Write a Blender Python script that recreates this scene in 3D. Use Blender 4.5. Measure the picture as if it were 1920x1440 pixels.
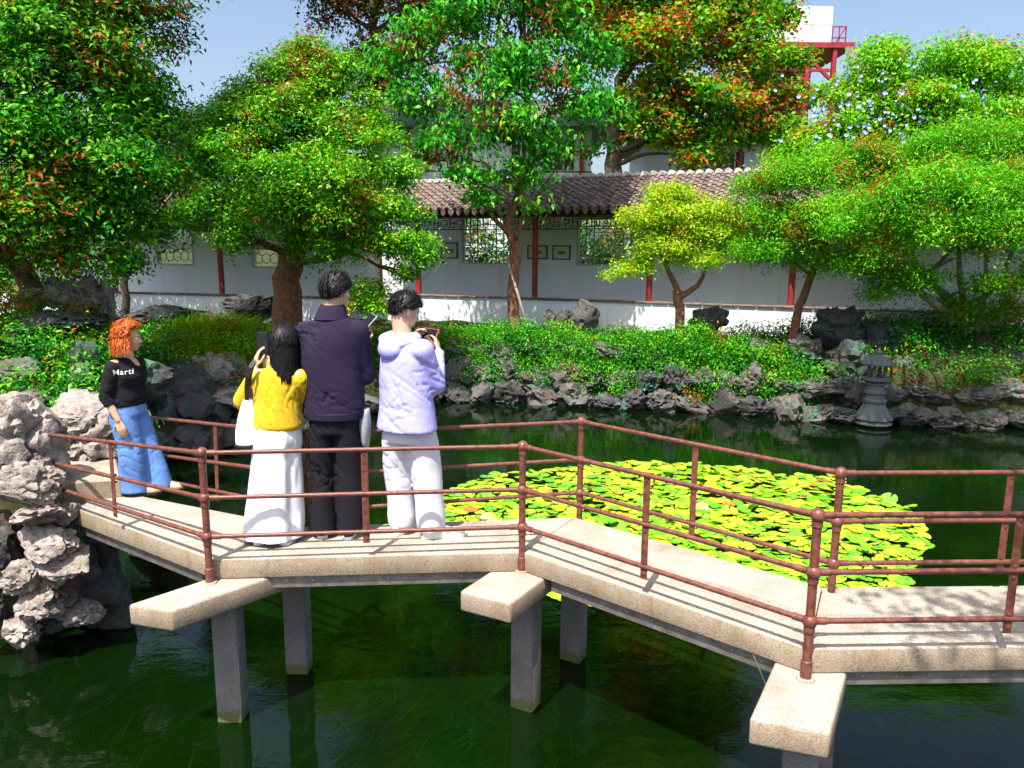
import bpy, bmesh, math, random
import numpy as np
from mathutils import Vector, Matrix, noise, Euler

for o in list(bpy.data.objects):
    bpy.data.objects.remove(o)
SC = bpy.context.scene
COL = SC.collection
R_ = math.radians
random.seed(7)

# ---------------------------------------------------------------- camera
CAMZ = 3.1
FPX, PITCH, ROLL = 1445.0, R_(9.84), R_(0.34)
cam_d = bpy.data.cameras.new('camera')
cam = bpy.data.objects.new('camera', cam_d)
COL.objects.link(cam)
cam.location = (0, 0, CAMZ)
cam.rotation_euler = (Matrix.Rotation(R_(90) - PITCH, 3, 'X') @ Matrix.Rotation(ROLL, 3, 'Z')).to_euler()
cam_d.sensor_width = 36.0
cam_d.lens = 36.0 * FPX / 1920.0
cam_d.clip_start = 0.05
cam_d.clip_end = 3000
SC.camera = cam

# ---------------------------------------------------------------- sky and sun
SUN_EL, SUN_AZ = R_(63), R_(204)          # azimuth clockwise from +Y: behind the camera, a little to the left
world = bpy.data.worlds.new('World')
SC.world = world
world.use_nodes = True
wn = world.node_tree
sky = wn.nodes.new('ShaderNodeTexSky')
sky.sky_type = 'NISHITA'
sky.sun_disc = False
sky.sun_elevation = SUN_EL
sky.sun_rotation = SUN_AZ
sky.air_density = 1.0
sky.dust_density = 3.6
sky.ozone_density = 1.0
bg = wn.nodes['Background']
bg.inputs['Strength'].default_value = 0.125
wn.links.new(sky.outputs[0], bg.inputs['Color'])
sun_d = bpy.data.lights.new('sun', 'SUN')
sun_d.energy = 5.0
sun_d.angle = R_(0.5)
sun_d.color = (1.0, 0.95, 0.87)
sun = bpy.data.objects.new('sun', sun_d)
COL.objects.link(sun)
_sd = Vector((math.sin(SUN_AZ) * math.cos(SUN_EL), math.cos(SUN_AZ) * math.cos(SUN_EL), math.sin(SUN_EL)))
sun.rotation_euler = _sd.to_track_quat('Z', 'Y').to_euler()
sun.location = _sd * 40
SC.view_settings.view_transform = 'Standard'
SC.view_settings.look = 'None'
SC.view_settings.gamma = 1.0
SC.view_settings.exposure = 0.9
SC.view_settings.use_curve_mapping = False
SC.render.engine = 'CYCLES'
SC.cycles.max_bounces = 8
SC.cycles.transparent_max_bounces = 8
SC.cycles.caustics_reflective = False
SC.cycles.caustics_refractive = False
SC.cycles.use_denoising = True

# ---------------------------------------------------------------- helpers: placing
_F = Vector((0, math.cos(PITCH), -math.sin(PITCH)))
_U = Vector((0, math.sin(PITCH), math.cos(PITCH)))
_X = Vector((1, 0, 0))
_R2 = _X * math.cos(ROLL) + _U * math.sin(ROLL)
_U2 = _U * math.cos(ROLL) - _X * math.sin(ROLL)
CAM = Vector((0, 0, CAMZ))
def ray(x, y):
    return _F + _R2 * ((x - 960) / FPX) + _U2 * ((720 - y) / FPX)
def onz(x, y, z):
    d = ray(x, y)
    return CAM + d * ((z - CAMZ) / d.z)
def at(x, y, Y):
    d = ray(x, y)
    return CAM + d * (Y / d.y)
def onplane(x, y, q, n):
    d = ray(x, y)
    return CAM + d * ((Vector(q) - CAM).dot(n) / d.dot(n))
def px_of(P):
    v = Vector(P) - CAM
    d = v.dot(_F)
    return 960 + FPX * v.dot(_R2) / d, 720 - FPX * v.dot(_U2) / d

# ---------------------------------------------------------------- helpers: objects
ORD = ['first', 'second', 'third', 'fourth', 'fifth', 'sixth', 'seventh', 'eighth', 'ninth', 'tenth', 'eleventh', 'twelfth',
       'thirteenth', 'fourteenth', 'fifteenth', 'sixteenth', 'seventeenth', 'eighteenth', 'nineteenth', 'twentieth']
ORD += ['twenty-' + w for w in ORD[:9]] + ['thirtieth'] + ['thirty-' + w for w in ORD[:9]] + ['fortieth']
def tag(o, label, cat, group=None, kind=None):
    if label: o['label'] = label
    if cat: o['category'] = cat
    if group: o['group'] = group
    if kind: o['kind'] = kind
    return o
def empty(name, loc, label=None, cat=None, group=None):
    o = bpy.data.objects.new(name, None)
    COL.objects.link(o)
    o.location = loc
    o.empty_display_size = 0.1
    return tag(o, label, cat, group)
def origin_of(o):
    v = Vector((0, 0, 0))
    while o is not None:
        v += Vector(o.location)
        o = o.parent
    return v
def link(name, me, mat=None, parent=None, loc=(0, 0, 0)):
    o = bpy.data.objects.new(name, me)
    COL.objects.link(o)
    if mat is not None and len(me.materials) == 0:
        me.materials.append(mat)
    if parent is not None:
        o.parent = parent
    o.location = loc
    return o
class MB:
    """collects simple shapes (world coordinates) into one mesh"""
    def __init__(s):
        s.v, s.f = [], []
    def add(s, vs, fs):
        n = len(s.v)
        s.v += [Vector(v) for v in vs]
        s.f += [tuple(i + n for i in f) for f in fs]
        return s
    def box(s, c, size, R=None):
        hx, hy, hz = size[0] / 2, size[1] / 2, size[2] / 2
        vs = [Vector((x * hx, y * hy, z * hz)) for z in (-1, 1) for y in (-1, 1) for x in (-1, 1)]
        if R is not None: vs = [R @ v for v in vs]
        c = Vector(c)
        return s.add([v + c for v in vs], [(0, 2, 3, 1), (4, 5, 7, 6), (0, 1, 5, 4), (2, 6, 7, 3), (0, 4, 6, 2), (1, 3, 7, 5)])
    def beam(s, p0, p1, w, h, up=(0, 0, 1)):
        p0, p1 = Vector(p0), Vector(p1)
        d = (p1 - p0); L = d.length; d.normalize()
        u = Vector(up); x = d.cross(u)
        if x.length < 1e-4: x = d.cross(Vector((1, 0, 0)))
        x.normalize(); u = x.cross(d)
        R = Matrix((x, d, u)).transposed()
        return s.box((p0 + p1) / 2, (w, L, h), R)
    def prism(s, poly, z0, z1):
        n = len(poly)
        vs = [(p[0], p[1], z0) for p in poly] + [(p[0], p[1], z1) for p in poly]
        fs = [tuple(range(n - 1, -1, -1)), tuple(range(n, 2 * n))] + [(i, (i + 1) % n, n + (i + 1) % n, n + i) for i in range(n)]
        return s.add(vs, fs)
    def path(s, pts, rad, n=8, cap=True):
        pts = [Vector(p) for p in pts]
        m = len(pts)
        vs, fs = [], []
        prev = None
        for i, p in enumerate(pts):
            d = (pts[min(i + 1, m - 1)] - pts[max(i - 1, 0)])
            d.normalize()
            if prev is None:
                a = Vector((0, 0, 1)) if abs(d.z) < .9 else Vector((1, 0, 0))
                x = d.cross(a).normalized()
            else:
                x = (prev - d * prev.dot(d)).normalized()
            prev = x
            y = d.cross(x)
            r = rad[i] if hasattr(rad, '__len__') else rad
            for k in range(n):
                t = 2 * math.pi * k / n
                vs.append(p + (x * math.cos(t) + y * math.sin(t)) * r)
        for i in range(m - 1):
            for k in range(n):
                a, b = i * n + k, i * n + (k + 1) % n
                fs.append((a, b, b + n, a + n))
        if cap:
            fs.append(tuple(range(n - 1, -1, -1)))
            fs.append(tuple((m - 1) * n + k for k in range(n)))
        return s.add(vs, fs)
    def tube(s, p0, p1, r0, r1=None, n=10):
        return s.path([p0, p1], [r0, r0 if r1 is None else r1], n)
    def ball(s, c, r, nu=12, nv=8, R=None):
        if not hasattr(r, '__len__'): r = (r, r, r)
        c = Vector(c)
        vs = [Vector((0, 0, r[2]))]
        for j in range(1, nv):
            t = math.pi * j / nv
            for i in range(nu):
                a = 2 * math.pi * i / nu
                vs.append(Vector((r[0] * math.sin(t) * math.cos(a), r[1] * math.sin(t) * math.sin(a), r[2] * math.cos(t))))
        vs.append(Vector((0, 0, -r[2])))
        fs = []
        for i in range(nu):
            fs.append((0, 1 + i, 1 + (i + 1) % nu))
            for j in range(nv - 2):
                a, b = 1 + j * nu + i, 1 + j * nu + (i + 1) % nu
                fs.append((a, a + nu, b + nu, b))
            a = 1 + (nv - 2) * nu
            fs.append((a + i, len(vs) - 1, a + (i + 1) % nu))
        if R is not None: vs = [R @ v for v in vs]
        return s.add([v + c for v in vs], fs)
    def rc(s, p0, r0, p1, r1, n=12):          # rounded cone
        s.path([p0, p1], [r0, r1], n)
        s.ball(p0, r0, n, 8); s.ball(p1, r1, n, 8)
        return s
    def loft(s, rings, n=20, cap=True):        # rings: (centre, rx, ry[, rotz])
        vs, fs = [], []
        for q in rings:
            c, rx, ry = Vector(q[0]), q[1], q[2]
            a0 = q[3] if len(q) > 3 else 0
            for k in range(n):
                t = 2 * math.pi * k / n
                x, y = rx * math.cos(t), ry * math.sin(t)
                vs.append(c + Vector((x * math.cos(a0) - y * math.sin(a0), x * math.sin(a0) + y * math.cos(a0), 0)))
        m = len(rings)
        up = rings[-1][0][2] > rings[0][0][2]
        for i in range(m - 1):
            for k in range(n):
                a, b = i * n + k, i * n + (k + 1) % n
                fs.append((a, b, b + n, a + n) if up else (a, a + n, b + n, b))
        if cap:
            lo, hi = tuple(range(n)), tuple((m - 1) * n + k for k in range(n))
            fs.append(lo[::-1] if up else lo)
            fs.append(hi if up else hi[::-1])
        return s.add(vs, fs)
    def mesh(s, name, org=(0, 0, 0)):
        me = bpy.data.meshes.new(name)
        org = Vector(org)
        me.from_pydata([tuple(v - org) for v in s.v], [], s.f)
        me.update()
        return me
    def build(s, name, mat, parent=None, smooth=False, bevel=0.0, seg=1, sharp=None):
        org = origin_of(parent) if parent is not None else Vector((0, 0, 0))
        me = s.mesh(name, org)
        if bevel > 0:
            bm = bmesh.new(); bm.from_mesh(me)
            bmesh.ops.bevel(bm, geom=bm.edges[:], offset=bevel, segments=seg, affect='EDGES', profile=.5, clamp_overlap=True)
            bm.to_mesh(me); bm.free()
        if smooth:
            me.polygons.foreach_set('use_smooth', [True] * len(me.polygons))
            if sharp: me.set_sharp_from_angle(angle=R_(sharp))
        return link(name, me, mat, parent)
    def centred(s, name, mat, label, cat, group=None, smooth=False, bevel=0.0, kind=None):
        """a top-level thing that is one mesh, its origin at its base"""
        xs = [v.x for v in s.v]; ys = [v.y for v in s.v]; zs = [v.z for v in s.v]
        org = Vector(((min(xs) + max(xs)) / 2, (min(ys) + max(ys)) / 2, min(zs)))
        me = s.mesh(name, org)
        if bevel > 0:
            bm = bmesh.new(); bm.from_mesh(me)
            bmesh.ops.bevel(bm, geom=bm.edges[:], offset=bevel, segments=1, affect='EDGES', profile=.5, clamp_overlap=True)
            bm.to_mesh(me); bm.free()
        if smooth: me.polygons.foreach_set('use_smooth', [True] * len(me.polygons))
        return tag(link(name, me, mat, None, org), label, cat, group, kind)
def np_mesh(name, V, Fq, tint=None, smooth=False):
    """V (n,3) float, Fq (m,k) int with k corners each"""
    me = bpy.data.meshes.new(name)
    k = Fq.shape[1]
    me.vertices.add(len(V)); me.vertices.foreach_set('co', np.ascontiguousarray(V, np.float32).ravel())
    me.loops.add(Fq.size); me.loops.foreach_set('vertex_index', np.ascontiguousarray(Fq, np.int32).ravel())
    me.polygons.add(len(Fq)); me.polygons.foreach_set('loop_start', np.arange(0, Fq.size, k, dtype=np.int32))
    if smooth: me.polygons.foreach_set('use_smooth', np.ones(len(Fq), bool))
    me.update(calc_edges=True)
    if tint is not None:
        a = me.attributes.new('tint', 'FLOAT', 'FACE')
        a.data.foreach_set('value', np.ascontiguousarray(tint, np.float32))
    me.validate()
    return me

# ---------------------------------------------------------------- helpers: materials
def new_mat(name):
    m = bpy.data.materials.new(name)
    m.use_nodes = True
    nt = m.node_tree
    return m, nt, nt.nodes['Principled BSDF']
def N(nt, t, **kw):
    n = nt.nodes.new('ShaderNode' + t)
    for k, v in kw.items():
        if k in n.inputs: n.inputs[k].default_value = v
        else: setattr(n, k, v)
    return n
def ramp(nt, fac, stops):
    r = nt.nodes.new('ShaderNodeValToRGB')
    el = r.color_ramp.elements
    while len(el) < len(stops): el.new(0.5)
    for e, (p, c) in zip(el, stops):
        e.position = p
        e.color = (*c, 1) if len(c) == 3 else c
    nt.links.new(fac, r.inputs[0])
    return r.outputs[0]
def mixc(nt, fac, a, b, mode='MIX'):
    m = nt.nodes.new('ShaderNodeMix'); m.data_type = 'RGBA'; m.blend_type = mode
    for s, v in ((0, fac), (6, a), (7, b)):
        if isinstance(v, (int, float)): m.inputs[s].default_value = v
        elif isinstance(v, tuple): m.inputs[s].default_value = (*v, 1)
        else: nt.links.new(v, m.inputs[s])
    return m.outputs[2]
def coords(nt, scale=(1, 1, 1), obj=False):
    if obj:
        src = nt.nodes.new('ShaderNodeTexCoord').outputs['Object']
    else:
        src = nt.nodes.new('ShaderNodeNewGeometry').outputs['Position']
    mp = nt.nodes.new('ShaderNodeMapping')
    mp.inputs['Scale'].default_value = scale
    nt.links.new(src, mp.inputs[0])
    return mp.outputs[0]
def noise_tex(nt, vec, scale, detail=4, rough=.55, dist=0):
    n = N(nt, 'TexNoise', Scale=scale, Detail=detail, Roughness=rough, Distortion=dist)
    nt.links.new(vec, n.inputs['Vector'])
    return n.outputs[0]
def bump(nt, bs, h, strength=.4, dist=.02, base=None):
    b = N(nt, 'Bump', Strength=strength, Distance=dist)
    nt.links.new(h, b.inputs['Height'])
    if base is not None: nt.links.new(base, b.inputs['Normal'])
    nt.links.new(b.outputs[0], bs.inputs['Normal'])
    return b.outputs[0]
def plain(name, col, rough=.6, metal=0, var=.15, scale=20, bmp=0.0, obj=True, spec=.5):
    m, nt, bs = new_mat(name)
    v = coords(nt, obj=obj)
    n = noise_tex(nt, v, scale)
    lo = tuple(max(0, c * (1 - var)) for c in col); hi = tuple(min(1, c * (1 + var)) for c in col)
    nt.links.new(ramp(nt, n, [(.3, lo), (.7, hi)]), bs.inputs['Base Color'])
    bs.inputs['Roughness'].default_value = rough
    bs.inputs['Metallic'].default_value = metal
    bs.inputs['Specular IOR Level'].default_value = spec
    if bmp: bump(nt, bs, noise_tex(nt, v, scale * 3, 5), bmp, .01)
    return m
def leaf_mat(name, stops, rough=.4, trans=.3, spec=.5):
    m, nt, bs = new_mat(name)
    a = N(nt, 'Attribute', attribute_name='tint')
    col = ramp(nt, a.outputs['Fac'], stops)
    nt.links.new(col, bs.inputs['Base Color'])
    bs.inputs['Roughness'].default_value = rough
    bs.inputs['Specular IOR Level'].default_value = spec * .45
    tr = nt.nodes.new('ShaderNodeBsdfTranslucent')
    nt.links.new(mixc(nt, 1.0, col, (1.0, 1.0, .45), 'MULTIPLY'), tr.inputs[0])
    mx = N(nt, 'MixShader', Fac=trans)
    nt.links.new(bs.outputs[0], mx.inputs[1]); nt.links.new(tr.outputs[0], mx.inputs[2])
    nt.links.new(mx.outputs[0], nt.nodes['Material Output'].inputs[0])
    return m
M = {}
def granite(name, base, dark, speck=220, stain=True):
    m, nt, bs = new_mat(name)
    v = coords(nt)
    big = noise_tex(nt, v, 3.4, 7, .68)
    fine = noise_tex(nt, v, speck, 2, .7)
    c = ramp(nt, fine, [(.36, tuple(x * .45 for x in base)), (.47, base), (.62, tuple(min(1, x * 1.25) for x in base))])
    c = mixc(nt, ramp(nt, big, [(.45, (0, 0, 0)), (.72, (.75, .75, .75))]), c, dark)
    if stain:
        st = noise_tex(nt, coords(nt, (5, 5, .8)), 1.6, 6, .72, .5)
        geo = nt.nodes.new('ShaderNodeNewGeometry')
        sp = nt.nodes.new('ShaderNodeSeparateXYZ'); nt.links.new(geo.outputs['Normal'], sp.inputs[0])
        up = N(nt, 'Math', operation='ABSOLUTE'); nt.links.new(sp.outputs[2], up.inputs[0])
        side = N(nt, 'Math', operation='SUBTRACT'); side.inputs[0].default_value = 1; nt.links.new(up.outputs[0], side.inputs[1])
        f = N(nt, 'Math', operation='MULTIPLY')
        nt.links.new(ramp(nt, st, [(.5, (0, 0, 0)), (.74, (.6, .6, .6))]), f.inputs[0]); nt.links.new(side.outputs[0], f.inputs[1])
        pat = N(nt, 'Math', operation='MULTIPLY'); pat.inputs[1].default_value = .5; nt.links.new(side.outputs[0], pat.inputs[0])
        c = mixc(nt, pat.outputs[0], c, (.25, .165, .085))
        c = mixc(nt, f.outputs[0], c, (.15, .08, .03))
    nt.links.new(c, bs.inputs['Base Color'])
    bs.inputs['Roughness'].default_value = .85
    bs.inputs['Specular IOR Level'].default_value = .25
    b1 = bump(nt, bs, noise_tex(nt, v, 14, 5), .35, .012)
    bump(nt, bs, fine, .5, .004, b1)
    return m
M['granite'] = granite('granite', (.37, .325, .27), (.19, .155, .115), 105)
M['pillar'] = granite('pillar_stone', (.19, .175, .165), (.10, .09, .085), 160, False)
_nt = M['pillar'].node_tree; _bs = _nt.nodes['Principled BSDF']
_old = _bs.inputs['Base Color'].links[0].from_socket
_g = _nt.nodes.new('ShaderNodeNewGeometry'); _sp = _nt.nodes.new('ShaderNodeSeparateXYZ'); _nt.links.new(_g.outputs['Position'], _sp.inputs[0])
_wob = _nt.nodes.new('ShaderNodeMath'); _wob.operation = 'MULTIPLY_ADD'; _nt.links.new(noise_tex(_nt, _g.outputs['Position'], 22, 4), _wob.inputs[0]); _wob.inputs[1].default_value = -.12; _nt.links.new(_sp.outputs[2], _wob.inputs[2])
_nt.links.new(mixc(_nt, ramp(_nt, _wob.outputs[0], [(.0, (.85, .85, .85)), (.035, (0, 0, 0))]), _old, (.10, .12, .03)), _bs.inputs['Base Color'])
def rock_mat(name, base, lo, rust=.35, moss=.3, scale=1.0):
    m, nt, bs = new_mat(name)
    v = coords(nt)
    a = noise_tex(nt, v, 3.2 * scale, 6, .62, .6)
    b = noise_tex(nt, v, 26 * scale, 5, .65)
    c = ramp(nt, a, [(.3, lo), (.5, base), (.72, tuple(min(1, x * 1.35) for x in base))])
    c = mixc(nt, ramp(nt, b, [(.35, (.55, .55, .55)), (.6, (0, 0, 0))]), c, lo)
    r = noise_tex(nt, v, 5.3 * scale, 6, .7, .6)
    c = mixc(nt, ramp(nt, r, [(.5, (0, 0, 0)), (.78, (rust, rust, rust))]), c, (.42, .10, .045))
    g = noise_tex(nt, v, 2.7 * scale, 5, .65, .4)
    c = mixc(nt, ramp(nt, g, [(.56, (0, 0, 0)), (.7, (moss, moss, moss))]), c, (.06, .20, .12))
    nt.links.new(c, bs.inputs['Base Color'])
    bs.inputs['Roughness'].default_value = .88
    bs.inputs['Specular IOR Level'].default_value = .25
    vo = N(nt, 'TexVoronoi', Scale=9 * scale, feature='DISTANCE_TO_EDGE')
    wv = N(nt, 'Mix'); wv.data_type = 'VECTOR'
    nn = N(nt, 'TexNoise', Scale=5 * scale, Detail=3); nt.links.new(v, nn.inputs['Vector'])
    ad = nt.nodes.new('ShaderNodeVectorMath'); ad.operation = 'MULTIPLY_ADD'
    nt.links.new(nn.outputs['Color'], ad.inputs[0]); ad.inputs[1].default_value = (.35, .35, .35); nt.links.new(v, ad.inputs[2])
    nt.nodes.remove(wv)
    nt.links.new(ad.outputs[0], vo.inputs['Vector'])
    b1 = bump(nt, bs, ramp(nt, vo.outputs['Distance'], [(0, (0, 0, 0)), (.09, (1, 1, 1))]), .35, .02)
    b2 = bump(nt, bs, b, .6, .02, b1)
    bump(nt, bs, noise_tex(nt, v, 90 * scale, 4), .4, .006, b2)
    return m
M['rock_pale'] = rock_mat('pale_limestone', (.34, .30, .27), (.06, .055, .052), .3, .25)
M['rock'] = rock_mat('grey_limestone', (.12, .118, .108), (.03, .031, .03), .3, .7)
M['rock_shade'] = rock_mat('shaded_limestone', (.07, .075, .075), (.02, .023, .025), .28, .7)  # shaded copy of the limestone: shade put into a darker base colour
M['rust_paint'] = None
def rusty():
    m, nt, bs = new_mat('brown_painted_iron')
    v = coords(nt)
    a = noise_tex(nt, v, 30, 5, .65)
    c = ramp(nt, a, [(.3, (.07, .024, .017)), (.52, (.15, .045, .03)), (.75, (.22, .075, .05))])
    sc = noise_tex(nt, v, 55, 4, .7)
    c = mixc(nt, ramp(nt, sc, [(.62, (0, 0, 0)), (.7, (.7, .7, .7))]), c, (.30, .17, .12))
    nt.links.new(c, bs.inputs['Base Color'])
    nt.links.new(ramp(nt, a, [(.3, (.34, .34, .34)), (.7, (.6, .6, .6))]), bs.inputs['Roughness'])
    bump(nt, bs, a, .25, .004)
    return m
M['rust_paint'] = rusty()
M['steel'] = plain('dull_steel', (.19, .17, .16), .5, .5, .35, 14, .2)
M['bolt'] = plain('bolt_metal', (.55, .53, .5), .35, .8)
M['bark'] = plain('bark', (.13, .09, .065), .9, 0, .55, 14, .9)
M['bark_red'] = plain('reddish_bark', (.24, .10, .06), .9, 0, .5, 14, .8)
M['bark_pale'] = plain('pale_bark', (.26, .22, .17), .9, 0, .45, 12, .8)
RUST = (0.420, 0.075, 0.020)
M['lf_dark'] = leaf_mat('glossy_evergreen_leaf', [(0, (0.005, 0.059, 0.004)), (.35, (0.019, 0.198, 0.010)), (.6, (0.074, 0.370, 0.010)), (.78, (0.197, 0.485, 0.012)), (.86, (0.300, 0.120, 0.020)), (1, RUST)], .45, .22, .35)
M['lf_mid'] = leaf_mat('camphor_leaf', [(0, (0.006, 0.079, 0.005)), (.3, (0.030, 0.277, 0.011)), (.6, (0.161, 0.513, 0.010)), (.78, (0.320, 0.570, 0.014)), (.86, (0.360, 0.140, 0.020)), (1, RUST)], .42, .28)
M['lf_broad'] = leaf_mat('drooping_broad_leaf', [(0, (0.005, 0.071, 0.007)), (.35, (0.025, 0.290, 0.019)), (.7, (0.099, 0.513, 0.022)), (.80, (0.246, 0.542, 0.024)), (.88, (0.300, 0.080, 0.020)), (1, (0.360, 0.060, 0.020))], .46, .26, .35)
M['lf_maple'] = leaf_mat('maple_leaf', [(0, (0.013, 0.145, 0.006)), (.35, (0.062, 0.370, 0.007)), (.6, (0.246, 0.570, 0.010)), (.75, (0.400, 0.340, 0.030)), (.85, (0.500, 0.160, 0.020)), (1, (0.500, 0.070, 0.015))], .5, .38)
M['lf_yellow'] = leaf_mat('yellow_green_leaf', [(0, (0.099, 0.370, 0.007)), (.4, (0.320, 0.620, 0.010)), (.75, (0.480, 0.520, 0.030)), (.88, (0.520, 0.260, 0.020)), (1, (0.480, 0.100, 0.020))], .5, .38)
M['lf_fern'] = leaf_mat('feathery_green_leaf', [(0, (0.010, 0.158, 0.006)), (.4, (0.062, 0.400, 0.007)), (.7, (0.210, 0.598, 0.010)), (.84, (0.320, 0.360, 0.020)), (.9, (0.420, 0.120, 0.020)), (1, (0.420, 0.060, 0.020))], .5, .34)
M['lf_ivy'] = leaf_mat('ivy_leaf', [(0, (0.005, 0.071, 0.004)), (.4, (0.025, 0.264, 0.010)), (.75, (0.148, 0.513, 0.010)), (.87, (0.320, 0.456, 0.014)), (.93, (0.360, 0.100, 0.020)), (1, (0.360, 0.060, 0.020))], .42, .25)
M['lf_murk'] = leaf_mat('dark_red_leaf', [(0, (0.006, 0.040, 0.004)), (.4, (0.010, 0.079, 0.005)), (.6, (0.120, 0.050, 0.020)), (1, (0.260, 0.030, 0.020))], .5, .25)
# ---------------------------------------------------------------- ground, pond bed and water
SHORE = [(-9, -6), (-7, 0), (-4.9, 3.6), (-4.15, 5.0), (-3.75, 6.0), (-4.2, 7.2), (-5.0, 9.2), (-4.96, 11.0), (-4.23, 11.7), (-3.4, 13.3),
         (-1.33, 15.7), (.44, 15.5), (2.53, 14.9), (4.5, 14.5), (6.2, 13.9), (9.0, 13.5), (13, 12.2), (17, 8), (18, -6)]
SH = np.array(SHORE)
def shore_dist(X, Y):
    """signed distance to the shore line, positive on land"""
    shp = X.shape
    P = np.stack([X.ravel(), Y.ravel()], 1)
    A = SH; B = np.roll(SH, -1, 0)
    best = np.full(len(P), 1e9); inside = np.zeros(len(P), bool)
    for a, b in zip(A, B):
        ab = b - a
        t = np.clip(((P - a) @ ab) / (ab @ ab), 0, 1)
        best = np.minimum(best, np.hypot(*(P - a - t[:, None] * ab).T))
        c = ((a[1] > P[:, 1]) != (b[1] > P[:, 1]))
        with np.errstate(divide='ignore', invalid='ignore'):
            xi = (b[0] - a[0]) * (P[:, 1] - a[1]) / (b[1] - a[1]) + a[0]
        inside ^= c & (P[:, 0] < xi)
    return np.where(inside, -best, best).reshape(shp)
def gnd(X, Y):
    X = np.asarray(X, float); Y = np.asarray(Y, float)
    d = shore_dist(np.atleast_1d(X), np.atleast_1d(Y))
    s = lambda t: np.clip(t, 0, 1) ** 2 * (3 - 2 * np.clip(t, 0, 1))
    z = -0.85 + 1.35 * s((d + .25) / .8) + .6 * s((d - .2) / 2.6)
    bumps = .07 * np.sin(X * 1.7 + 1) * np.cos(Y * 1.3) + .04 * np.sin(X * 4.1) * np.sin(Y * 3.7 + 2)
    land = s(d / .5)
    m1 = 1.15 * np.exp(-(((X + 7.6) / 2.3) ** 2 + ((Y - 9.2) / 2.6) ** 2))          # ivy mound on the left
    m2 = .55 * np.exp(-(((X + 5.2) / 1.8) ** 2 + ((Y - 14.2) / 1.7) ** 2))          # grassy slope behind the two women
    m3 = .55 * np.exp(-(((X - 9) / 3.0) ** 2 + ((Y - 15.6) / 1.6) ** 2))           # rockery on the right
    z = z + land * (bumps + m1 + m2 + m3)
    return z if np.ndim(z) else float(z)
def gz(x, y):
    return float(np.ravel(gnd(np.array([x]), np.array([y])))[0])
def soil():
    m, nt, bs = new_mat('soil_and_moss')
    v = coords(nt)
    a = noise_tex(nt, v, 1.4, 6, .6)
    c = ramp(nt, a, [(.35, (.045, .03, .018)), (.5, (.05, .055, .02)), (.65, (.035, .09, .02))])
    z = nt.nodes.new('ShaderNodeSeparateXYZ'); nt.links.new(v, z.inputs[0])
    mr = N(nt, 'MapRange'); nt.links.new(z.outputs[2], mr.inputs[0])
    mr.inputs[1].default_value = -.2; mr.inputs[2].default_value = .05
    c = mixc(nt, mr.outputs[0], ramp(nt, noise_tex(nt, v, 2.2, 6, .65), [(.3, (.02, .035, .008)), (.6, (.05, .075, .015)), (.8, (.11, .09, .03))]), c)
    nt.links.new(c, bs.inputs['Base Color'])
    bs.inputs['Roughness'].default_value = .95
    bs.inputs['Specular IOR Level'].default_value = .1
    bump(nt, bs, noise_tex(nt, v, 12, 6, .7), .8, .06)
    return m
M['soil'] = soil()
xs = np.concatenate([[-900, -400, -150, -60, -30], np.arange(-18, 22.01, .22), [30, 60, 150, 400, 900]])
ys = np.concatenate([[-900, -300, -80, -25], np.arange(-8, 27.01, .22), [32, 45, 80, 150, 400, 1200]])
GX, GY = np.meshgrid(xs, ys)
GZ = gnd(GX, GY)
nx, ny = len(xs), len(ys)
ii = (np.arange(ny - 1)[:, None] * nx + np.arange(nx - 1)[None, :]).ravel()
ground = link('ground', np_mesh('ground', np.stack([GX, GY, GZ], -1).reshape(-1, 3), np.stack([ii, ii + 1, ii + nx + 1, ii + nx], 1), smooth=True), M['soil'])
tag(ground, 'earth banks and muddy bed of the garden pond', 'ground', kind='structure')

def water_mat():
    m, nt, bs = new_mat('pond_water')
    nt.nodes.remove(bs)
    v = coords(nt)
    lw = N(nt, 'Fresnel', IOR=1.42)
    gl = N(nt, 'BsdfGlossy', Roughness=.015); gl.inputs['Color'].default_value = (1, 1, 1, 1)
    tr = nt.nodes.new('ShaderNodeBsdfTransparent')
    murk = noise_tex(nt, v, .8, 4)
    nt.links.new(ramp(nt, murk, [(.3, (.07, .17, .03)), (.7, (.19, .33, .065))]), tr.inputs[0])
    df = nt.nodes.new('ShaderNodeBsdfDiffuse'); df.inputs[0].default_value = (.006, .030, .003, 1)
    m1 = N(nt, 'MixShader', Fac=.22); nt.links.new(tr.outputs[0], m1.inputs[1]); nt.links.new(df.outputs[0], m1.inputs[2])
    n1 = noise_tex(nt, coords(nt, (1, 1.6, 1)), 3.2, 3, .5, .4)
    n2 = noise_tex(nt, coords(nt, (1, 2.2, 1)), 14, 2, .5)
    b = N(nt, 'Bump', Strength=.06, Distance=.05); nt.links.new(n1, b.inputs['Height'])
    b2 = N(nt, 'Bump', Strength=.05, Distance=.012); nt.links.new(n2, b2.inputs['Height']); nt.links.new(b.outputs[0], b2.inputs['Normal'])
    nt.links.new(b2.outputs[0], gl.inputs['Normal']); nt.links.new(b2.outputs[0], lw.inputs['Normal'])
    mx = nt.nodes.new('ShaderNodeMixShader')
    nt.links.new(lw.outputs[0], mx.inputs[0]); nt.links.new(m1.outputs[0], mx.inputs[1]); nt.links.new(gl.outputs[0], mx.inputs[2])
    nt.links.new(mx.outputs[0], nt.nodes['Material Output'].inputs[0])
    return m
M['water'] = water_mat()
w = MB().add([(-20, -10, 0), (22, -10, 0), (22, 20, 0), (-20, 20, 0)], [(0, 1, 2, 3)]).build('water', M['water'])
tag(w, 'still dark green water of the garden pond', 'water', kind='structure')

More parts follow.
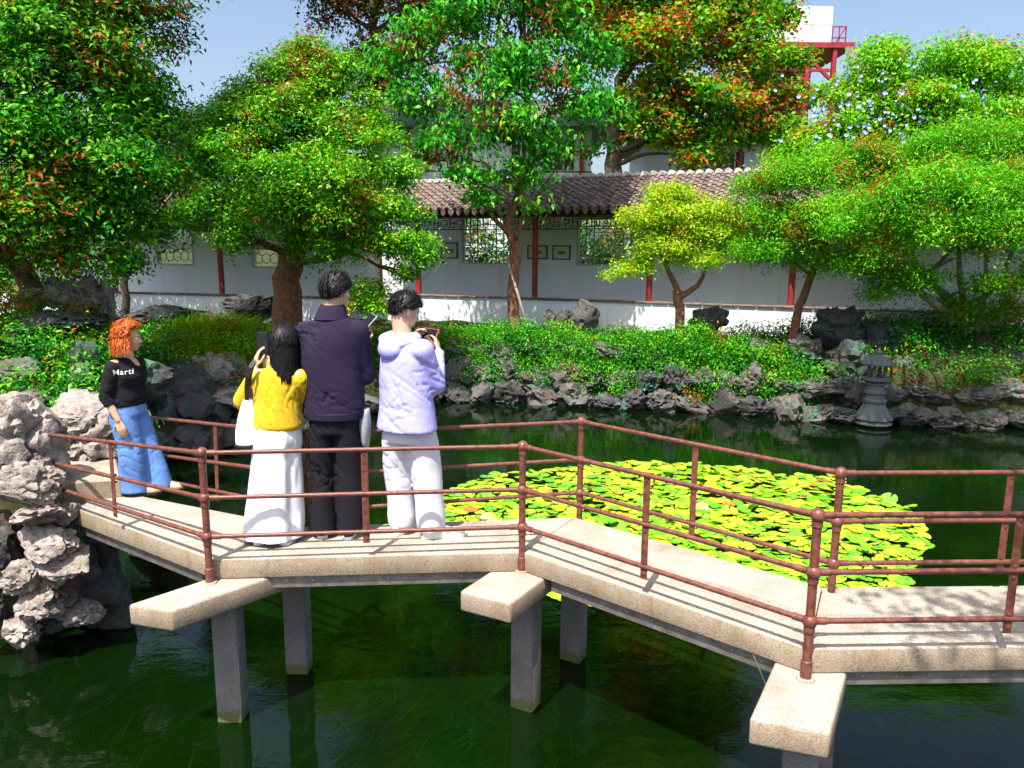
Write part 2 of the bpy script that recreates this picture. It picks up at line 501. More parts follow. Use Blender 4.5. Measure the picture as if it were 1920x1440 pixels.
# ---------------------------------------------------------------- leaf clouds
def leaf_cloud(clumps, n, leaf, wid=.42, seed=1, droop=.35, spread=2.6, per=16, shell=.55, rust=.10, bias=0.0, up=.7, clip=None, sub=0, top=.0):
    """clumps: (centre, (rx,ry,rz)); n leaves over all, shared by clump surface -> verts, faces, tint"""
    rs = np.random.RandomState(seed)
    C = np.array([list(c[0]) for c in clumps]); Rr = np.array([list(c[1]) if hasattr(c[1], '__len__') else [c[1]] * 3 for c in clumps])
    if sub:                                   # break every bough into smaller leafy heads
        nc, nr = [C], [Rr * .70]
        for _ in range(sub):
            dd = rs.normal(size=C.shape); dd /= np.linalg.norm(dd, axis=1)[:, None]
            dd[:, 2] = np.where(dd[:, 2] < -.3, -dd[:, 2], dd[:, 2])
            k_ = rs.uniform(.36, .62, (len(C), 1))
            nc.append(C + dd * Rr * .74); nr.append(Rr * k_ * np.array([1, 1, .78]))
        C = np.concatenate(nc); Rr = np.concatenate(nr)
    wgt = (Rr[:, 0] * Rr[:, 2]); wgt = wgt / wgt.sum()
    nt_ = max(1, n // per)
    ci = rs.choice(len(C), nt_, p=wgt)
    d = rs.normal(size=(nt_, 3)); d /= np.linalg.norm(d, axis=1)[:, None]
    d[:, 2] = np.where((d[:, 2] < 0) & (rs.rand(nt_) < top), -d[:, 2], d[:, 2])
    rad = shell + (1 - shell) * rs.rand(nt_) ** .6
    rad *= 1 + .16 * np.sin(d[:, 0] * 5 + ci) * np.cos(d[:, 2] * 6 + ci * 2) + rs.normal(size=nt_) * .05
    T = C[ci] + d * Rr[ci] * rad[:, None]
    if clip is not None:
        k = clip(T); T, d, ci = T[k], d[k], ci[k]; nt_ = len(T)
    tw_t = np.clip(rs.normal(.33 + bias, .19, nt_) + .16 * np.maximum(0, d[:, 2]), 0, .8)  # lighter tint on clump tops: young growth plus sunlit look put into colour
    low = noise_np(T * 1.7 + seed)
    tw_r = (rs.rand(nt_) < rust * .04) | ((low > .80 - rust * .9) & (rs.rand(nt_) < .55))
    k = np.repeat(np.arange(nt_), per); m = len(k)
    P = T[k] + rs.normal(size=(m, 3)) * leaf * spread * np.array([.55, .55, .38])
    Nn = d[k] * .55 + np.array([0, 0, up]) + rs.normal(size=(m, 3)) * .55
    Nn /= np.linalg.norm(Nn, axis=1)[:, None]
    t = rs.normal(size=(m, 3)) + d[k] * .6; t[:, 2] -= droop * 2
    t -= Nn * np.sum(t * Nn, 1)[:, None]; t /= np.linalg.norm(t, axis=1)[:, None]
    s = np.cross(Nn, t)
    L = leaf * (.65 + .6 * rs.rand(m))[:, None]
    W = L * wid * .5
    V = np.stack([P - t * L * .5, P + s * W + Nn * L * .09 - t * L * .06, P + t * L * .5 - Nn * L * .10, P - s * W + Nn * L * .09 - t * L * .06], 1).reshape(-1, 3)
    Fq = np.arange(m * 4).reshape(-1, 4)
    tint = np.clip(tw_t[k] + rs.normal(size=m) * .11, 0, .80)
    rr = tw_r[k] & (rs.rand(m) < .75)
    tint = np.where(rr, .86 + .14 * rs.rand(m), tint)
    return V, Fq, tint
def noise_np(P):
    """cheap smooth value noise in 0..1"""
    P = np.asarray(P, float)
    i = np.floor(P).astype(np.int64); f = P - i; f = f * f * (3 - 2 * f)
    def h(a, b, c):
        q = (a * 374761393 + b * 668265263 + c * 2147483647 + 1013904223) & 0xffffffff
        q = ((q ^ (q >> 13)) * 1274126177) & 0xffffffff
        return ((q ^ (q >> 16)) & 0xffff) / 65535.0
    o = 0
    for dx in (0, 1):
        for dy in (0, 1):
            for dz in (0, 1):
                w_ = (f[:, 0] if dx else 1 - f[:, 0]) * (f[:, 1] if dy else 1 - f[:, 1]) * (f[:, 2] if dz else 1 - f[:, 2])
                o = o + w_ * h(i[:, 0] + dx, i[:, 1] + dy, i[:, 2] + dz)
    return o
def limb(mb, pts, r0, r1, n=8, wob=.06, seed=0):
    rs = random.Random(seed)
    pts = [Vector(p) for p in pts]
    out = []
    for a, b in zip(pts[:-1], pts[1:]):
        for k in range(4):
            out.append(a.lerp(b, k / 4) + Vector((rs.uniform(-1, 1), rs.uniform(-1, 1), rs.uniform(-1, 1))) * wob * r0 * (1 if (k or out) else 0))
    out.append(pts[-1])
    m = len(out)
    mb.path(out, [r0 + (r1 - r0) * (i / (m - 1)) ** .8 for i in range(m)], n)
    return out
def tree(name, label, trunk, r0, r1, clumps, n, leaf, lm, bark, seed=1, group='garden trees', twigs=True, forks=None, grow=1.0, sqmin=.5, **kw):
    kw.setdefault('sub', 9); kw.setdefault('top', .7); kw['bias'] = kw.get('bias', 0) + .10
    """trunk: list of world points; clumps in pixels: (px, py, Y, rpx[, squash])"""
    base = Vector(trunk[0])
    root = empty(name, base, label, 'tree', group)
    mb = MB()
    tp = limb(mb, trunk, r0, r1, 12, .13, seed)
    cl = []
    for c in clumps:
        P = at(c[0], c[1], c[2]); r = c[3] * c[2] / FPX
        sq = max(sqmin, c[4] if len(c) > 4 else .85); r *= grow
        cl.append((P, (r, r * 1.0, r * sq)))
    for f in (forks or []):
        limb(mb, f[0], f[1], f[2], 8, .2, seed + 3)
    if twigs:
        for i, (P, r) in enumerate(cl):
            src = min(tp[len(tp) // 3:], key=lambda q: (q - P).length + .5 * max(0, q.z - P.z))
            mid = src.lerp(P, .55) + Vector((0, 0, .12 * (P - src).length))
            limb(mb, [src, mid, P], r1 * .62, .012, 6, .5, seed + i)
            for k in range(3):
                q = P + Vector((random.uniform(-1, 1), random.uniform(-1, 1), random.uniform(-.3, 1))) * r[0] * .7
                mb.path([mid.lerp(P, .5), (mid.lerp(P, .5) + q) / 2 + Vector((0, 0, .05)), q], [r1 * .25, r1 * .16, .006], 5)
    mb.build('trunk', bark, root, smooth=True)
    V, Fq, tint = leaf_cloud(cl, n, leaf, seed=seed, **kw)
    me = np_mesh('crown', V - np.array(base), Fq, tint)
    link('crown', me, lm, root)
    return root
# ---------------------------------------------------------------- rocks
def rock_mesh(name, dims, seed, sub=3, rough=1.0, holes=0.0, flat=0.0, base_cut=True):
    bm = bmesh.new()
    bmesh.ops.create_icosphere(bm, subdivisions=sub, radius=1)
    off = Vector((seed * 7.31 % 50, seed * 3.77 % 50, seed * 1.93 % 50))
    for v in bm.verts:
        p = v.co.copy()
        a = noise.noise(p * 1.1 + off)
        b = noise.noise(p * 2.3 + off * 1.3)
        r = 1 + rough * (.34 * a + .20 * b)
        c = abs(noise.noise(p * 3.1 + off * .7))
        r -= rough * .22 * max(0, .28 - c) / .28
        if sub >= 4:
            r += rough * (.055 * noise.noise(p * 6.5 + off) - .06 * max(0, .2 - abs(noise.noise(p * 7.5 - off))) / .2)
        if sub >= 5:
            r += rough * .03 * noise.noise(p * 15 + off)
        if holes:
            hsv = noise.noise(p * 2.6 - off)
            r -= holes * max(0, hsv - .22) * 1.9
        q = p * max(.25, r)
        # blocky facets
        for k, (nx_, ny_, nz_, h) in enumerate(FACETS[seed % len(FACETS)]):
            dd = q.x * nx_ + q.y * ny_ + q.z * nz_ - h
            if dd > 0: q -= Vector((nx_, ny_, nz_)) * dd * .8
        v.co = Vector((q.x * dims[0] / 2, q.y * dims[1] / 2, q.z * dims[2] / 2))
    me = bpy.data.meshes.new(name)
    bm.to_mesh(me); bm.free()
    me.polygons.foreach_set('use_smooth', [True] * len(me.polygons))
    me.set_sharp_from_angle(angle=R_(38))
    return me
FACETS = []
_rs = random.Random(11)
for _ in range(13):
    L = []
    for _k in range(7):
        d = Vector((_rs.gauss(0, 1), _rs.gauss(0, 1), _rs.gauss(0, .9))).normalized()
        L.append((d.x, d.y, d.z, _rs.uniform(.62, .92)))
    FACETS.append(L)
def rock(name, label, c, dims, seed, mat, group=None, sub=3, rz=0, tilt=(0, 0), rough=1.0, holes=0.0, cat='rock'):
    o = link(name, rock_mesh(name, dims, seed, sub, rough, holes), M[mat], None, c)
    o.rotation_euler = (tilt[0], tilt[1], rz)
    return tag(o, label, cat, group)
# ---------------------------------------------------------------- zigzag bridge
ZD, ZS, SLAB = 1.135, 1.0, .135
F_ = [onz(135, 951, ZD), onz(398, 1050, ZD), onz(980, 1036, ZD), onz(1516, 1218, ZD)]
B_ = [onz(222, 921, ZD), onz(562, 987, ZD), onz(1078, 969, ZD), onz(1542, 1100, ZD)]
dF = (onz(1920, 1213, ZD) - F_[3]).normalized()
F_.append(F_[3] + dF * 2.6); B_.append(B_[3] + dF * 2.5)
bridge = empty('zigzag_bridge', (F_[1].x, F_[1].y, 0), 'zigzag stone slab footbridge with brown pipe railings over the green pond', 'bridge')
def inset(poly, d):
    c = sum((Vector((p[0], p[1], 0)) for p in poly), Vector()) / len(poly)
    out = []
    n = len(poly)
    for i in range(n):
        p0, p1, p2 = Vector(poly[i - 1][:2]), Vector(poly[i][:2]), Vector(poly[(i + 1) % n][:2])
        e1 = (p1 - p0).normalized(); e2 = (p2 - p1).normalized()
        n1 = Vector((-e1.y, e1.x)); n2 = Vector((-e2.y, e2.x))
        b = (n1 + n2); b = b / max(.3, b.dot(n1))
        q = p1 + b * d
        out.append((q.x, q.y))
    return out
def ccw(poly):
    a = sum(poly[i - 1][0] * poly[i][1] - poly[i][0] * poly[i - 1][1] for i in range(len(poly)))
    return poly if a > 0 else poly[::-1]
for i in range(4):
    f0, f1, b0, b1 = F_[i], F_[i + 1], B_[i], B_[i + 1]
    m0, m1 = f0.lerp(b0, .52), f1.lerp(b1, .52)
    for k, q in enumerate(([f0, f1, m1, m0], [m0, m1, b1, b0])):
        poly = inset(ccw([(p.x, p.y) for p in q]), .0022)
        s = MB().prism(poly, ZS + .003 + .002 * k, ZD - .002 * k).build('deck_slab', M['granite'], bridge, smooth=True, bevel=.007, seg=2, sharp=50)
        s['label'] = 'pale granite deck slab'
# crossbeams (stone stubs that carry the posts) and pillars
P_ = [Vector((-1.916, 4.62, ZS)), Vector((.072, 4.83, ZS)), Vector((1.473, 3.54, ZS))]
B1p = onz(572, 816, 1.855); Q_ = [Vector((B1p.x + .01, B1p.y + .03, ZS)), Vector((.515, 5.57, ZS)), Vector((1.885, 4.26, ZS))]
stub_px = [((240, 1133), (321, 1146)), ((862, 1108), (957, 1132)), ((1405, 1347), (1557, 1375))]
for i in range(3):
    L, Rr = onz(*stub_px[i][0], ZS), onz(*stub_px[i][1], ZS)
    mid = (L + Rr) / 2
    wv = (Rr - L); wid = wv.length; wv.normalize()
    back = Vector((-wv.y, wv.x, 0))
    tgt = (Q_[i] - mid); tgt.z = 0
    dirn = tgt.normalized()
    leng = tgt.length + .22
    wp = wv * wid / 2
    poly = [L, Rr, Rr + dirn * leng, L + dirn * leng]
    MB().prism(ccw([(p.x, p.y) for p in poly]), ZS - .135, ZS).build('support_beam', M['granite'], bridge, smooth=True, bevel=.016, seg=2, sharp=50)
    for t in ((.45, .34, .30)[i], (.88, .82, .82)[i]):
        c = mid + dirn * leng * t
        if i == 0 and t < .5: c = Vector((-1.86, 4.73, 0))
        if i == 0 and t > .5: c = onz(562, 1254, 0)
        ang = math.atan2(wv.y, wv.x) + (0.25 if i == 0 else 0)
        Rm = Matrix.Rotation(ang, 3, 'Z')
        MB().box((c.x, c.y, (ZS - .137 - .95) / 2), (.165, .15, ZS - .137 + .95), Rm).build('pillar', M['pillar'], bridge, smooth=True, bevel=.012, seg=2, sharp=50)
# steel channels under the slabs
for i in range(4):
    d = (F_[i + 1] - F_[i]).normalized(); nb = Vector((-d.y, d.x, 0))
    a = F_[i] + d * (.22 if i else .05) + nb * .035; b = F_[i + 1] - d * .16 + nb * .035
    mb = MB()
    mb.beam((a.x, a.y, ZS - .04), (b.x, b.y, ZS - .04), .006, .078)
    mb.beam((a.x, a.y, ZS - .004) + nb * .0 if False else Vector((a.x, a.y, ZS - .005)) + nb * .03, Vector((b.x, b.y, ZS - .005)) + nb * .03, .06, .006)
    mb.beam(Vector((a.x, a.y, ZS - .076)) + nb * .03, Vector((b.x, b.y, ZS - .076)) + nb * .03, .06, .006)
    ch = mb.build('steel_channel', M['steel'], bridge)
    n = int((b - a).length / .16)
    for k in range(n):
        p = a.lerp(b, (k + .5) / n) - nb * .004
        MB().tube((p.x, p.y, ZS - .03), Vector((p.x, p.y, ZS - .03)) - nb * .006, .007, .006, 8).build('bolt', M['bolt'], ch)
    a2 = B_[i] + d * .1 - nb * .06; b2 = B_[i + 1] - d * .1 - nb * .06
    MB().beam((a2.x, a2.y, ZS - .04), (b2.x, b2.y, ZS - .04), .03, .078).build('steel_channel', M['steel'], bridge)
# railing
HZ = [1.855, 1.565, 1.31]
def post(p, lean=(0, 0)):
    mb = MB()
    top = Vector((p.x, p.y, HZ[0]))
    mb.path([(p.x, p.y, ZS - .002), (p.x, p.y, ZS + .10)], .0285, 14)
    mb.path([(p.x, p.y, ZS + .10), (p.x, p.y, ZS + .106)], [.0285, .022], 14)
    mb.path([(p.x, p.y, ZS + .1), (p.x, p.y, HZ[0])], .0225, 14)
    o = mb.build('railing_post', M['rust_paint'], bridge, smooth=True, sharp=50)
    for k, z in enumerate(HZ):
        j = MB().ball((p.x, p.y, z), (.037, .037, .037), 16, 10)
        j.path([(p.x, p.y, z - .055), (p.x, p.y, z - .02)], .027, 14)
        j.build('rail_joint', M['rust_paint'], o, smooth=True, sharp=50)
    fl = MB().path([(p.x, p.y, ZS), (p.x, p.y, ZS + .012)], [.047, .043], 16).build('mortar_collar', M['granite'], o, smooth=True, sharp=50)
for p in P_ + Q_: post(p)
endF = [at(76, 813, 5.78), at(90, 866, 5.78), at(86, 908, 5.78)]
endB = [at(238, 778, 6.62), at(238, 845, 6.62), at(240, 887, 6.62)]
P4 = P_[2] + dF * 2.5; Q4 = Q_[2] + dF * 2.5
def rail(a, b):
    d = (b - a).normalized()
    mb = MB().tube(a, b, .0145, None, 12)
    for p, s in ((a, 1), (b, -1)):
        mb.tube(p + d * s * .03, p + d * s * .085, .0185, None, 12)
    mb.build('rail', M['rust_paint'], bridge, smooth=True, sharp=50)
def zat(p, z): return Vector((p.x, p.y, z))
for k, z in enumerate(HZ):
    rail(endF[k], zat(P_[0], z)); rail(zat(P_[0], z), zat(P_[1], z)); rail(zat(P_[1], z), zat(P_[2], z)); rail(zat(P_[2], z), zat(P4, z))
    rail(endB[k], zat(Q_[0], z)); rail(zat(Q_[0], z), zat(Q_[1], z)); rail(zat(Q_[1], z), zat(Q_[2], z)); rail(zat(Q_[2], z), zat(Q4, z))
def bar(a, b, t):
    """flat iron bar hanging between the three rails"""
    (a0, a1, a2), (b0, b1, b2) = a, b
    top, mid, low = a0.lerp(b0, t), a1.lerp(b1, t), a2.lerp(b2, t)
    d = (b0 - a0); d.z = 0; d.normalize(); nb = Vector((-d.y, d.x, 0))
    e = low + (low - mid).normalized() * .075
    o = MB()
    o.beam(top, e, .043, .008, up=nb)
    o = o.build('hanging_bar', M['rust_paint'], bridge, bevel=.002)
    for q in (top.lerp(mid, .10), top.lerp(mid, .93), mid.lerp(low, .15), mid.lerp(low, .9), low.lerp(e, .6)):
        for s in (1, -1):
            MB().tube(q + nb * .003 * s, q + nb * .009 * s, .009, .007, 8).build('bolt', M['rust_paint'], o)
pz = lambda p: [zat(p, z) for z in HZ]
def tt(a, b, px):
    best = min(range(0, 201), key=lambda i: abs(px_of(a[1].lerp(b[1], i / 200))[0] - px))
    return best / 200
segs = [(endF, pz(P_[0]), 216), (pz(P_[0]), pz(P_[1]), 685), (pz(P_[1]), pz(P_[2]), 1209), (pz(P_[2]), pz(P4), 1903),
        (endB, pz(Q_[0]), 405), (pz(Q_[1]), pz(Q_[2]), 1301), (pz(Q_[2]), pz(Q4), 1884), (pz(Q_[0]), pz(Q_[1]), 830)]
for a, b, x in segs[:7]:
    bar(a, b, tt(a, b, x))
# cable hanging below the right-hand beam
MB().path([at(1412, 1228, 3.72), at(1422, 1250, 3.7), at(1436, 1285, 3.68)], .004, 6).build('cable', M['steel'], bridge)
# loose dry leaf on the near crossbeam
# ---------------------------------------------------------------- covered garden corridor beyond the pond
def plaster():
    m, nt, bs = new_mat('white_lime_plaster')
    v = coords(nt)
    a = noise_tex(nt, v, 1.1, 6, .6)
    c = ramp(nt, a, [(.3, (.78, .83, .92)), (.6, (.86, .89, .95))])
    st = noise_tex(nt, coords(nt, (6, 6, .5)), 1.0, 4, .6)
    c = mixc(nt, ramp(nt, st, [(.55, (0, 0, 0)), (.8, (.35, .35, .35))]), c, (.45, .43, .40))
    nt.links.new(c, bs.inputs['Base Color'])
    bs.inputs['Roughness'].default_value = .9
    bump(nt, bs, noise_tex(nt, v, 20, 5), .2, .01)
    return m
M['plaster'] = plaster()
M['red_wood'] = plain('dark_red_timber', (.30, .025, .02), .5, 0, .3, 6, .1)
M['dark_wood'] = plain('dark_timber', (.05, .025, .02), .6, 0, .3, 10, .1)
M['lattice'] = plain('pale_lattice', (.55, .56, .58), .8, 0, .15, 12)
M['tile'] = plain('weathered_roof_tile', (.17, .12, .105), .85, 0, .6, 5, .5, obj=False)
M['tile_pale'] = plain('pale_ridge_tile', (.48, .45, .42), .85, 0, .35, 6, .4, obj=False)
M['coping'] = plain('coping_tile', (.16, .11, .09), .85, 0, .4, 8, .4)
M['paving'] = plain('corridor_paving', (.50, .48, .45), .85, 0, .2, 4, .2)
M['paper'] = plain('picture_paper', (.72, .69, .60), .8, 0, .06, 30)
M['ink'] = plain('picture_ink', (.30, .24, .10), .8, 0, .4, 30)
def corridor(q0, q1, name, label, cols_px, wins, zf=1.12, wall_top=1.85, eave=4.12, ridge=5.02, tiles=True):
    q0, q1 = Vector((*q0, 0)), Vector((*q1, 0))
    a = (q1 - q0).normalized(); n = Vector((-a.y, a.x, 0)); Ltot = (q1 - q0).length
    Rz = Matrix((a, n, Vector((0, 0, 1)))).transposed()
    root = empty(name, (q0.x, q0.y, .9), label, 'corridor')
    pt = lambda s, d, z: q0 + a * s + n * d + Vector((0, 0, z))
    def bx(mb, s0, s1, d0, d1, z0, z1):
        return mb.box(pt((s0 + s1) / 2, (d0 + d1) / 2, (z0 + z1) / 2), (s1 - s0, d1 - d0, z1 - z0), Rz)
    def sat(px, py, d):
        P = onplane(px, py, pt(0, d, 0), n); v = P - q0
        return v.dot(a), P.z
    bx(MB(), 0, Ltot, .0, .24, .55, wall_top - .045).build('low_wall', M['plaster'], root)
    k = 0
    s = 0
    while s < Ltot - .05:                                           # coping tiles of the low wall
        e = min(Ltot, s + .42)
        bx(MB(), s + .004, e - .004, -.05, .29, wall_top - .043, wall_top + random.uniform(-.004, .006)).build('coping_tile', M['coping'], root, bevel=.012)
        s = e
    bx(MB(), -.1, Ltot + .1, .25, 2.2, .6, zf).build('floor', M['paving'], root)
    for px, py in cols_px:
        s, _ = sat(px, py, .42)
        c = MB().path([pt(s, .42, zf), pt(s, .42, eave - .1)], .078, 14).build('column', M['red_wood'], root, smooth=True, sharp=50)
        MB().path([pt(s, .42, zf + .002), pt(s, .42, zf + .10), pt(s, .42, zf + .16)], [.13, .14, .09], 14).build('column_base', M['paving'], c, smooth=True, sharp=40)
    # back wall with openings
    ops = []
    for (x0, y0, x1, y1, kind) in wins:
        s0, zt = sat(x0, y0, 2.0); s1, zb = sat(x1, y1, 2.0)
        ops.append((s0, s1, zb, zt, kind))
    ops.sort()
    mb = MB(); cur = -.1
    zt_wall = eave + .35
    for s0, s1, zb, zt, kind in ops:
        bx(mb, cur, s0, 2.0, 2.16, .6, zt_wall)
        bx(mb, s0, s1, 2.0, 2.16, .6, zb); bx(mb, s0, s1, 2.0, 2.16, zt, zt_wall)
        cur = s1
    bx(mb, cur, Ltot + .1, 2.0, 2.16, .6, zt_wall)
    mb.build('back_wall', M['plaster'], root)
    for s0, s1, zb, zt, kind in ops:
        wn_ = MB()
        fr = .045
        bx(wn_, s0 - .02, s1 + .02, 1.985, 2.05, zb - .05, zb + .0); bx(wn_, s0 - .02, s1 + .02, 1.985, 2.05, zt, zt + .05)
        bx(wn_, s0 - .05, s0, 1.985, 2.05, zb - .05, zt + .05); bx(wn_, s1, s1 + .05, 1.985, 2.05, zb - .05, zt + .05)
        win = wn_.build('lattice_window', M['lattice'], root)
        W, H = s1 - s0, zt - zb
        def lb(x0, z0, x1, z1, w=.026):
            MB().beam(pt(s0 + x0, 2.07, zb + z0), pt(s0 + x1, 2.07, zb + z1), w, .04, up=n).build('lattice_bar', M['lattice'], win)
        if kind == 'fret':
            cx, cz = W / 2, H * .47
            for f in (.14, .30, .70, .86):
                lb(W * f, 0, W * f, H * .30); lb(W * f, H * .66, W * f, H)
            for f in (.16, .34, .66, .84):
                lb(0, H * f, W * .30, H * f); lb(W * .70, H * f, W, H * f)
            for sx in (-1, 1):
                lb(cx + sx * W * .20, H * .12, cx + sx * W * .20, H * .86)
                lb(cx + sx * W * .20, H * .5, cx + sx * W * .36, H * .5)
                lb(cx + sx * W * .36, H * .34, cx + sx * W * .36, H * .66)
            for f in (.12, .26, .72, .86):
                lb(W * .20, H * f, W * .80, H * f)
            ring = [(cx + .14 * W * math.cos(t), cz + .2 * H * math.sin(t)) for t in [i * math.pi / 4 + math.pi / 8 for i in range(8)]]
            for i in range(8):
                lb(*ring[i], *ring[(i + 1) % 8])
                lb(*ring[i], cx + (ring[i][0] - cx) * .45, cz + (ring[i][1] - cz) * .45)
        else:
            r = .155
            rows = int(H / (r * 1.5)) + 2; cols_ = int(W / (r * 1.73)) + 2
            for j in range(rows):
                for i in range(cols_):
                    hx = i * r * 1.732 + (r * .866 if j % 2 else 0); hz = j * r * 1.5
                    for e in (0, 1, 2):
                        t0, t1 = R_(30 + 60 * e), R_(90 + 60 * e)
                        x0, z0, x1, z1 = hx + r * math.cos(t0), hz + r * math.sin(t0), hx + r * math.cos(t1), hz + r * math.sin(t1)
                        if min(x0, x1) > -.01 and max(x0, x1) < W + .01 and min(z0, z1) > -.01 and max(z0, z1) < H + .01:
                            lb(x0, z0, x1, z1, .018)
    # beam, hanging fret under the eave
    bx(MB(), -.1, Ltot + .1, .34, .50, eave - .12, eave + .06).build('eave_beam', M['dark_wood'], root)
    fr = MB(); bx(fr, 0, Ltot, .40, .43, eave - .155, eave - .13); bx(fr, 0, Ltot, .40, .43, eave - .47, eave - .445)
    fret = fr.build('hanging_fret', M['dark_wood'], root)
    if tiles:
        s = .1; i = 0
        cell = .52
        while s + cell < Ltot:
            g = MB()
            for (x0, z0, x1, z1) in ((0, .05, 0, .24), (0, .24, .2, .24), (.2, .24, .2, .12), (.1, .12, .2, .12), (.1, .0, .1, .12), (.3, .05, .3, .29), (.3, .16, .44, .16), (.44, .05, .44, .22), (.36, .05, .44, .05), (.2, .05, .3, .05)):
                g.beam(pt(s + x0, .415, eave - .445 + z0), pt(s + x1, .415, eave - .445 + z1), .022, .022, up=n)
            g.build('fret_panel', M['dark_wood'], fret)
            s += cell; i += 1
    # roof
    d_e, d_r, d_b = -.55, 1.15, 2.75
    z_b = eave + .05
    deckm = MB()
    deckm.add([pt(-.1, d_e + .04, eave - .02), pt(Ltot + .1, d_e + .04, eave - .02), pt(Ltot + .1, d_r, ridge - .06), pt(-.1, d_r, ridge - .06), pt(Ltot + .1, d_b, z_b), pt(-.1, d_b, z_b),
               pt(-.1, d_e + .04, eave + .02), pt(Ltot + .1, d_e + .04, eave + .02), pt(Ltot + .1, d_r, ridge - .01), pt(-.1, d_r, ridge - .01), pt(Ltot + .1, d_b, z_b + .04), pt(-.1, d_b, z_b + .04)],
              [(0, 3, 2, 1), (3, 5, 4, 2), (6, 7, 8, 9), (9, 8, 10, 11), (0, 1, 7, 6), (4, 5, 11, 10), (0, 6, 9, 11, 5, 3), (1, 2, 4, 10, 8, 7)])
    roof = deckm.build('roof', M['tile'], root)
    if not tiles:
        return root
    pitch = .235
    courses = 9
    up_v = (pt(0, d_r, ridge) - pt(0, d_e, eave)); sl = up_v.length; up_v.normalize()
    nrm = a.cross(up_v).normalized()
    def run_mesh():
        vs, fs = [], []
        m = 7
        L = sl / courses
        for c in range(courses):
            for e, (t, lift) in enumerate(((c * L - .015, .026), ((c + 1) * L, .0))):
                r = .072 if e == 0 else .062
                for k in range(m):
                    th = math.pi * k / (m - 1)
                    vs.append(Vector((math.cos(th) * r, t, math.sin(th) * r * .85 + lift + .02)))
            b = c * 2 * m
            for k in range(m - 1):
                fs.append((b + k, b + k + 1, b + m + k + 1, b + m + k))
            fs.append(tuple(b + k for k in range(m))[::-1])
        return vs, fs
    vs, fs = run_mesh()
    Rr = Matrix((a, up_v, nrm)).transposed()
    me_run = bpy.data.meshes.new('tile_row')
    me_run.from_pydata([tuple(Rr @ v) for v in vs], [], fs); me_run.materials.append(M['tile'])
    me_run.polygons.foreach_set('use_smooth', [True] * len(me_run.polygons)); me_run.set_sharp_from_angle(angle=R_(50))
    # concave pan courses
    vs, fs = [], []
    L = sl / courses
    for c in range(courses):
        b = len(vs)
        for (t, lift) in ((c * L - .02, .028), ((c + 1) * L, .004)):
            for k in range(5):
                x = (k / 4 - .5) * .15
                vs.append(Vector((x, t, lift + .012 + (x / .075) ** 2 * .02)))
        for k in range(4): fs.append((b + k, b + k + 1, b + 6 + k, b + 5 + k))
        vs += [v + Vector((0, 0, -.02)) for v in vs[b:b + 5]]
        for k in range(4): fs.append((b + k + 1, b + k, b + 10 + k, b + 11 + k))
    me_pan = bpy.data.meshes.new('pan_row')
    me_pan.from_pydata([tuple(Rr @ v) for v in vs], [], fs); me_pan.materials.append(M['tile'])
    # drip tile: pointed tongue hanging at the eave
    tg = [(-.085, .03), (-.05, .015), (0, .005), (.05, .015), (.085, .03), (.075, -.06), (.035, -.12), (0, -.15), (-.035, -.12), (-.075, -.06)]
    vs = [Vector((x, 0, z)) for x, z in tg] + [Vector((x, .018, z)) for x, z in tg]
    m = len(tg)
    fs = [tuple(range(m)), tuple(range(2 * m - 1, m - 1, -1))] + [(i, i + m, (i + 1) % m + m, (i + 1) % m) for i in range(m)]
    me_drip = bpy.data.meshes.new('drip_tile')
    me_drip.from_pydata([tuple(Rz @ v) for v in vs], [], fs); me_drip.materials.append(M['tile'])
    # ridge cap: half round
    mb = MB()
    mb.path([Vector((-.02, -.02, .0)), Vector((-.02, .34, .0))], .082, 12)
    me_cap = bpy.data.meshes.new('ridge_cap')
    me_cap.from_pydata([tuple(Rz @ (v - Vector((0, .16, 0)))) for v in mb.v], [], mb.f); me_cap.materials.append(M['tile_pale'])
    s = .1; i = 0
    org = origin_of(root)
    rt = random.Random(3)
    while s < Ltot:
        e0 = pt(s, d_e, eave + .01) - org
        link('tile_row', me_run, None, roof, e0 + nrm * rt.uniform(-.004, .006))
        link('pan_row', me_pan, None, roof, pt(s + pitch / 2, d_e, eave + .01) - org)
        link('drip_tile', me_drip, None, roof, pt(s + pitch / 2, d_e - .03, eave + .02) - org + Vector((0, 0, rt.uniform(-.006, .006))))
        link('ridge_cap', me_cap, None, roof, pt(s, d_r, ridge + .03) - org + Vector((0, 0, rt.uniform(-.008, .008))))
        s += pitch
    return root, pt, sat, n, a, Rz
cr, cpt, csat, cn, ca, cRz = corridor((-4.2, 22.75), (13.2, 15.05), 'covered_corridor', 'white walled garden corridor with red columns and dark tiled roof behind the pond',
    [(785, 520), (1003, 500), (1217, 540), (1484, 540)], [(868, 410, 955, 493, 'fret'), (1085, 412, 1180, 496, 'fret')])
corridor((-16.5, 23.85), (-4.6, 20.4), 'covered_corridor', 'shaded corridor wing with low wall and honeycomb windows behind the left trees',
    [(415, 520), (215, 520)], [(292, 430, 362, 495, 'hex'), (474, 468, 522, 500, 'hex')], tiles=False)
